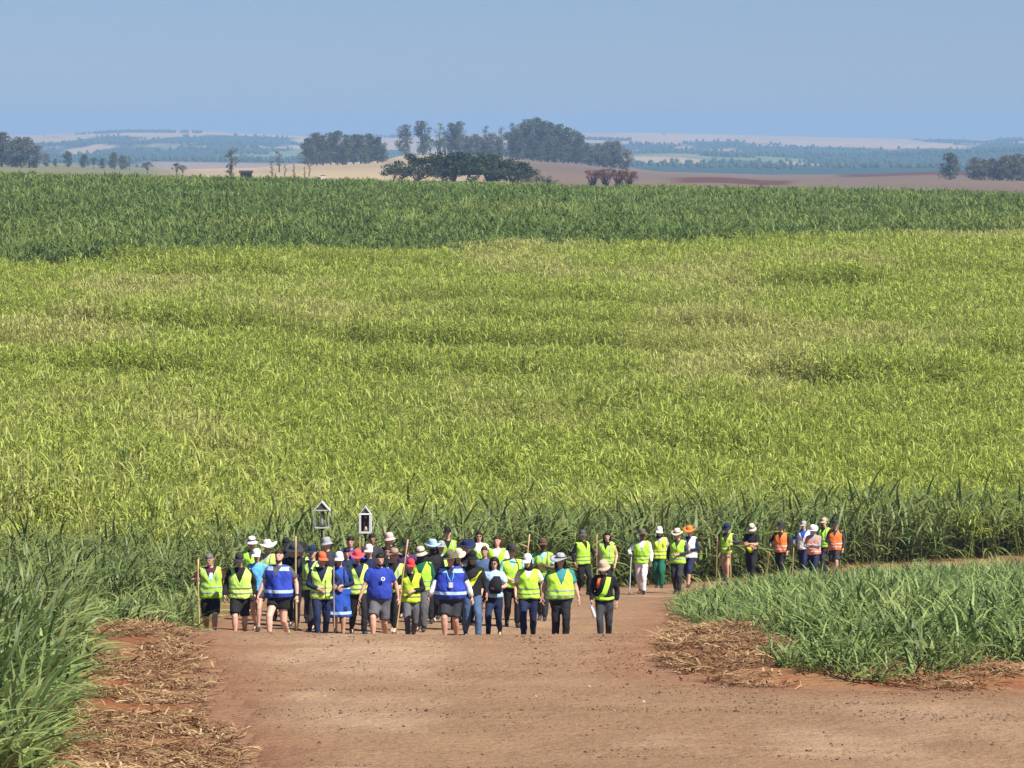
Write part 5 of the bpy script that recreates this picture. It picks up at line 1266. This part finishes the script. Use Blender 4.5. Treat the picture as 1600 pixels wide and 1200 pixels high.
def shrine(px, Y, apex, floor, width, label, glassy):
    k = Y / F; X = wx(px, Y); zg = gz(X, Y)
    zt = -(apex - HROW) * k; zf = -(floor - HROW) * k; h = zt - zf; w = width * k / 2; d = w * .8
    root = empty('pole_shrine', (X, Y, zg)); tag(root, label, 'shrine', 'house-shaped shrines carried on poles')
    z0 = zf - zg; zp = z0 + h; ze = z0 + h * (.66 if glassy else .70)
    V, Fc = [], []; tube(V, Fc, [Vector((0, 0, .85)), Vector((0, 0, z0))], [.022, .020], 8); link('pole', mesh('pole', V, Fc, True), M_iron, root)
    V, Fc = [], []; rings_tube(V, Fc, [(Vector((0, 0, z0 - .05)), Vector((.03, 0, 0)), Vector((0, .03, 0))), (Vector((0, 0, z0)), Vector((.07, 0, 0)), Vector((0, .07, 0)))], 12); link('socket', mesh('socket', V, Fc, True), M_iron, root)
    link('floor_plate', box_mesh('floor_plate', -w, w, -d, d, z0, z0 + .022), M_white, root)
    bw = .0065 if glassy else .017
    for sx in (-1, 1):
        for sy in (-1, 1):
            V, Fc = [], []; bar(V, Fc, Vector((sx * (w - bw), sy * (d - bw), z0 + .022)), Vector((sx * (w - bw), sy * (d - bw), ze)), bw * 1.25); link('corner_post', mesh('corner_post', V, Fc), M_post if glassy else M_white, root)
        # roof slope
        o_ = w * (1.22 if glassy else 1.04); zlow = ze - h * .0
        v = [(sx * o_, -d * 1.1, zlow - .012), (sx * o_, d * 1.1, zlow - .012), (0, d * 1.1, zp), (0, -d * 1.1, zp)]
        v2 = [(x - sx * .0, y, z - .022) for x, y, z in v]
        link('roof_slope', mesh('roof_slope', v + v2, [(0, 1, 2, 3), (7, 6, 5, 4), (0, 4, 5, 1), (1, 5, 6, 2), (2, 6, 7, 3), (3, 7, 4, 0)]), M_white, root)
        link('glass_pane', box_mesh('glass_pane', sx * (w - bw) - .002, sx * (w - bw) + .002, -d + 2.4 * bw, d - 2.4 * bw, z0 + .024, ze - .004), M_glass, root)
    V, Fc = [], []; bar(V, Fc, Vector((-w, -d * .98, ze)), Vector((w, -d * .98, ze)), bw * 1.2); link('cross_rail', mesh('cross_rail', V, Fc), M_white, root)
    link('gable', mesh('gable', [(-w * .92, -d * .86, ze), (w * .92, -d * .86, ze), (0, -d * .86, zp - .05), (-w * .92, -d * .82, ze), (w * .92, -d * .82, ze), (0, -d * .82, zp - .05)], [(0, 1, 2), (5, 4, 3), (0, 3, 4, 1), (1, 4, 5, 2), (2, 5, 3, 0)]), mat_plain('gable_grey', (.07, .075, .08), .5), root)
    if glassy:
        link('glass_pane', box_mesh('glass_pane', -w + 2.4 * bw, w - 2.4 * bw, -d + bw - .002, -d + bw + .002, z0 + .024, ze - .012), M_glass, root)
        V, Fc = lathe([(.07, z0 + .022), (.07, z0 + .05), (.05, z0 + .06)], 14); link('plinth', mesh('plinth', V, Fc), M_iron, root)
        statue(root, z0 + .055, h * .52, 'rosewhite', 'brown')
    else:
        link('back_panel', box_mesh('back_panel', -w + 2.4 * bw, w - 2.4 * bw, d - .03, d - .02, z0 + .024, ze - .004), mat_plain('dark_panel', (.035, .018, .012), .7), root)
        for sx in (-1, 1): link('front_frame', box_mesh('front_frame', min(sx * w, sx * (w - .045)), max(sx * w, sx * (w - .045)), -d - .012, -d - .002, z0, ze), M_white, root)
        link('sill', box_mesh('sill', -w + .046, w - .046, -d - .012, -d - .002, z0, z0 + .045), M_white, root)
        statue(root, z0 + .045, h * .58, 'brown', 'beige')
        V, Fc = [], []; rings_tube(V, Fc, [(Vector((.03, -.05, z0 + .05)), Vector((.06, 0, 0)), Vector((0, .03, 0))), (Vector((.03, -.05, z0 + .10)), Vector((.05, 0, 0)), Vector((0, .03, 0))), (Vector((.02, -.05, z0 + .15)), Vector((.02, 0, 0)), Vector((0, .015, 0)))], 10); link('flowers', mesh('flowers', V, Fc, True), fab('beige'), root)
shrine(502, 92.5, 783, 826, 22, 'glass-sided shrine with white pitched roof and small statuette on a dark pole', True)
shrine(570, 94.5, 791, 834, 19, 'white-framed pointed shrine box with dark inside on a dark pole', False)

P_ = by_px(945); b_ = P_['_grip'][-1]
root = empty('water_bottle', b_ - Vector((0, .02, .10))); root.rotation_euler = (.1, -.28, 0); tag(root, 'white water bottle hanging from the hand of the walker in the beige bucket hat', 'bottle')
V, Fc = lathe([(.030, -.13), (.033, -.12), (.033, .05), (.026, .08), (.014, .10)], 14); link('bottle_body', mesh('bottle_body', V, Fc + [tuple(range(14))[::-1]], True), M_white, root)
V, Fc = lathe([(.016, .09), (.016, .12), (.012, .125)], 12); link('bottle_cap', mesh('bottle_cap', V, Fc, True), fab('sky'), root)
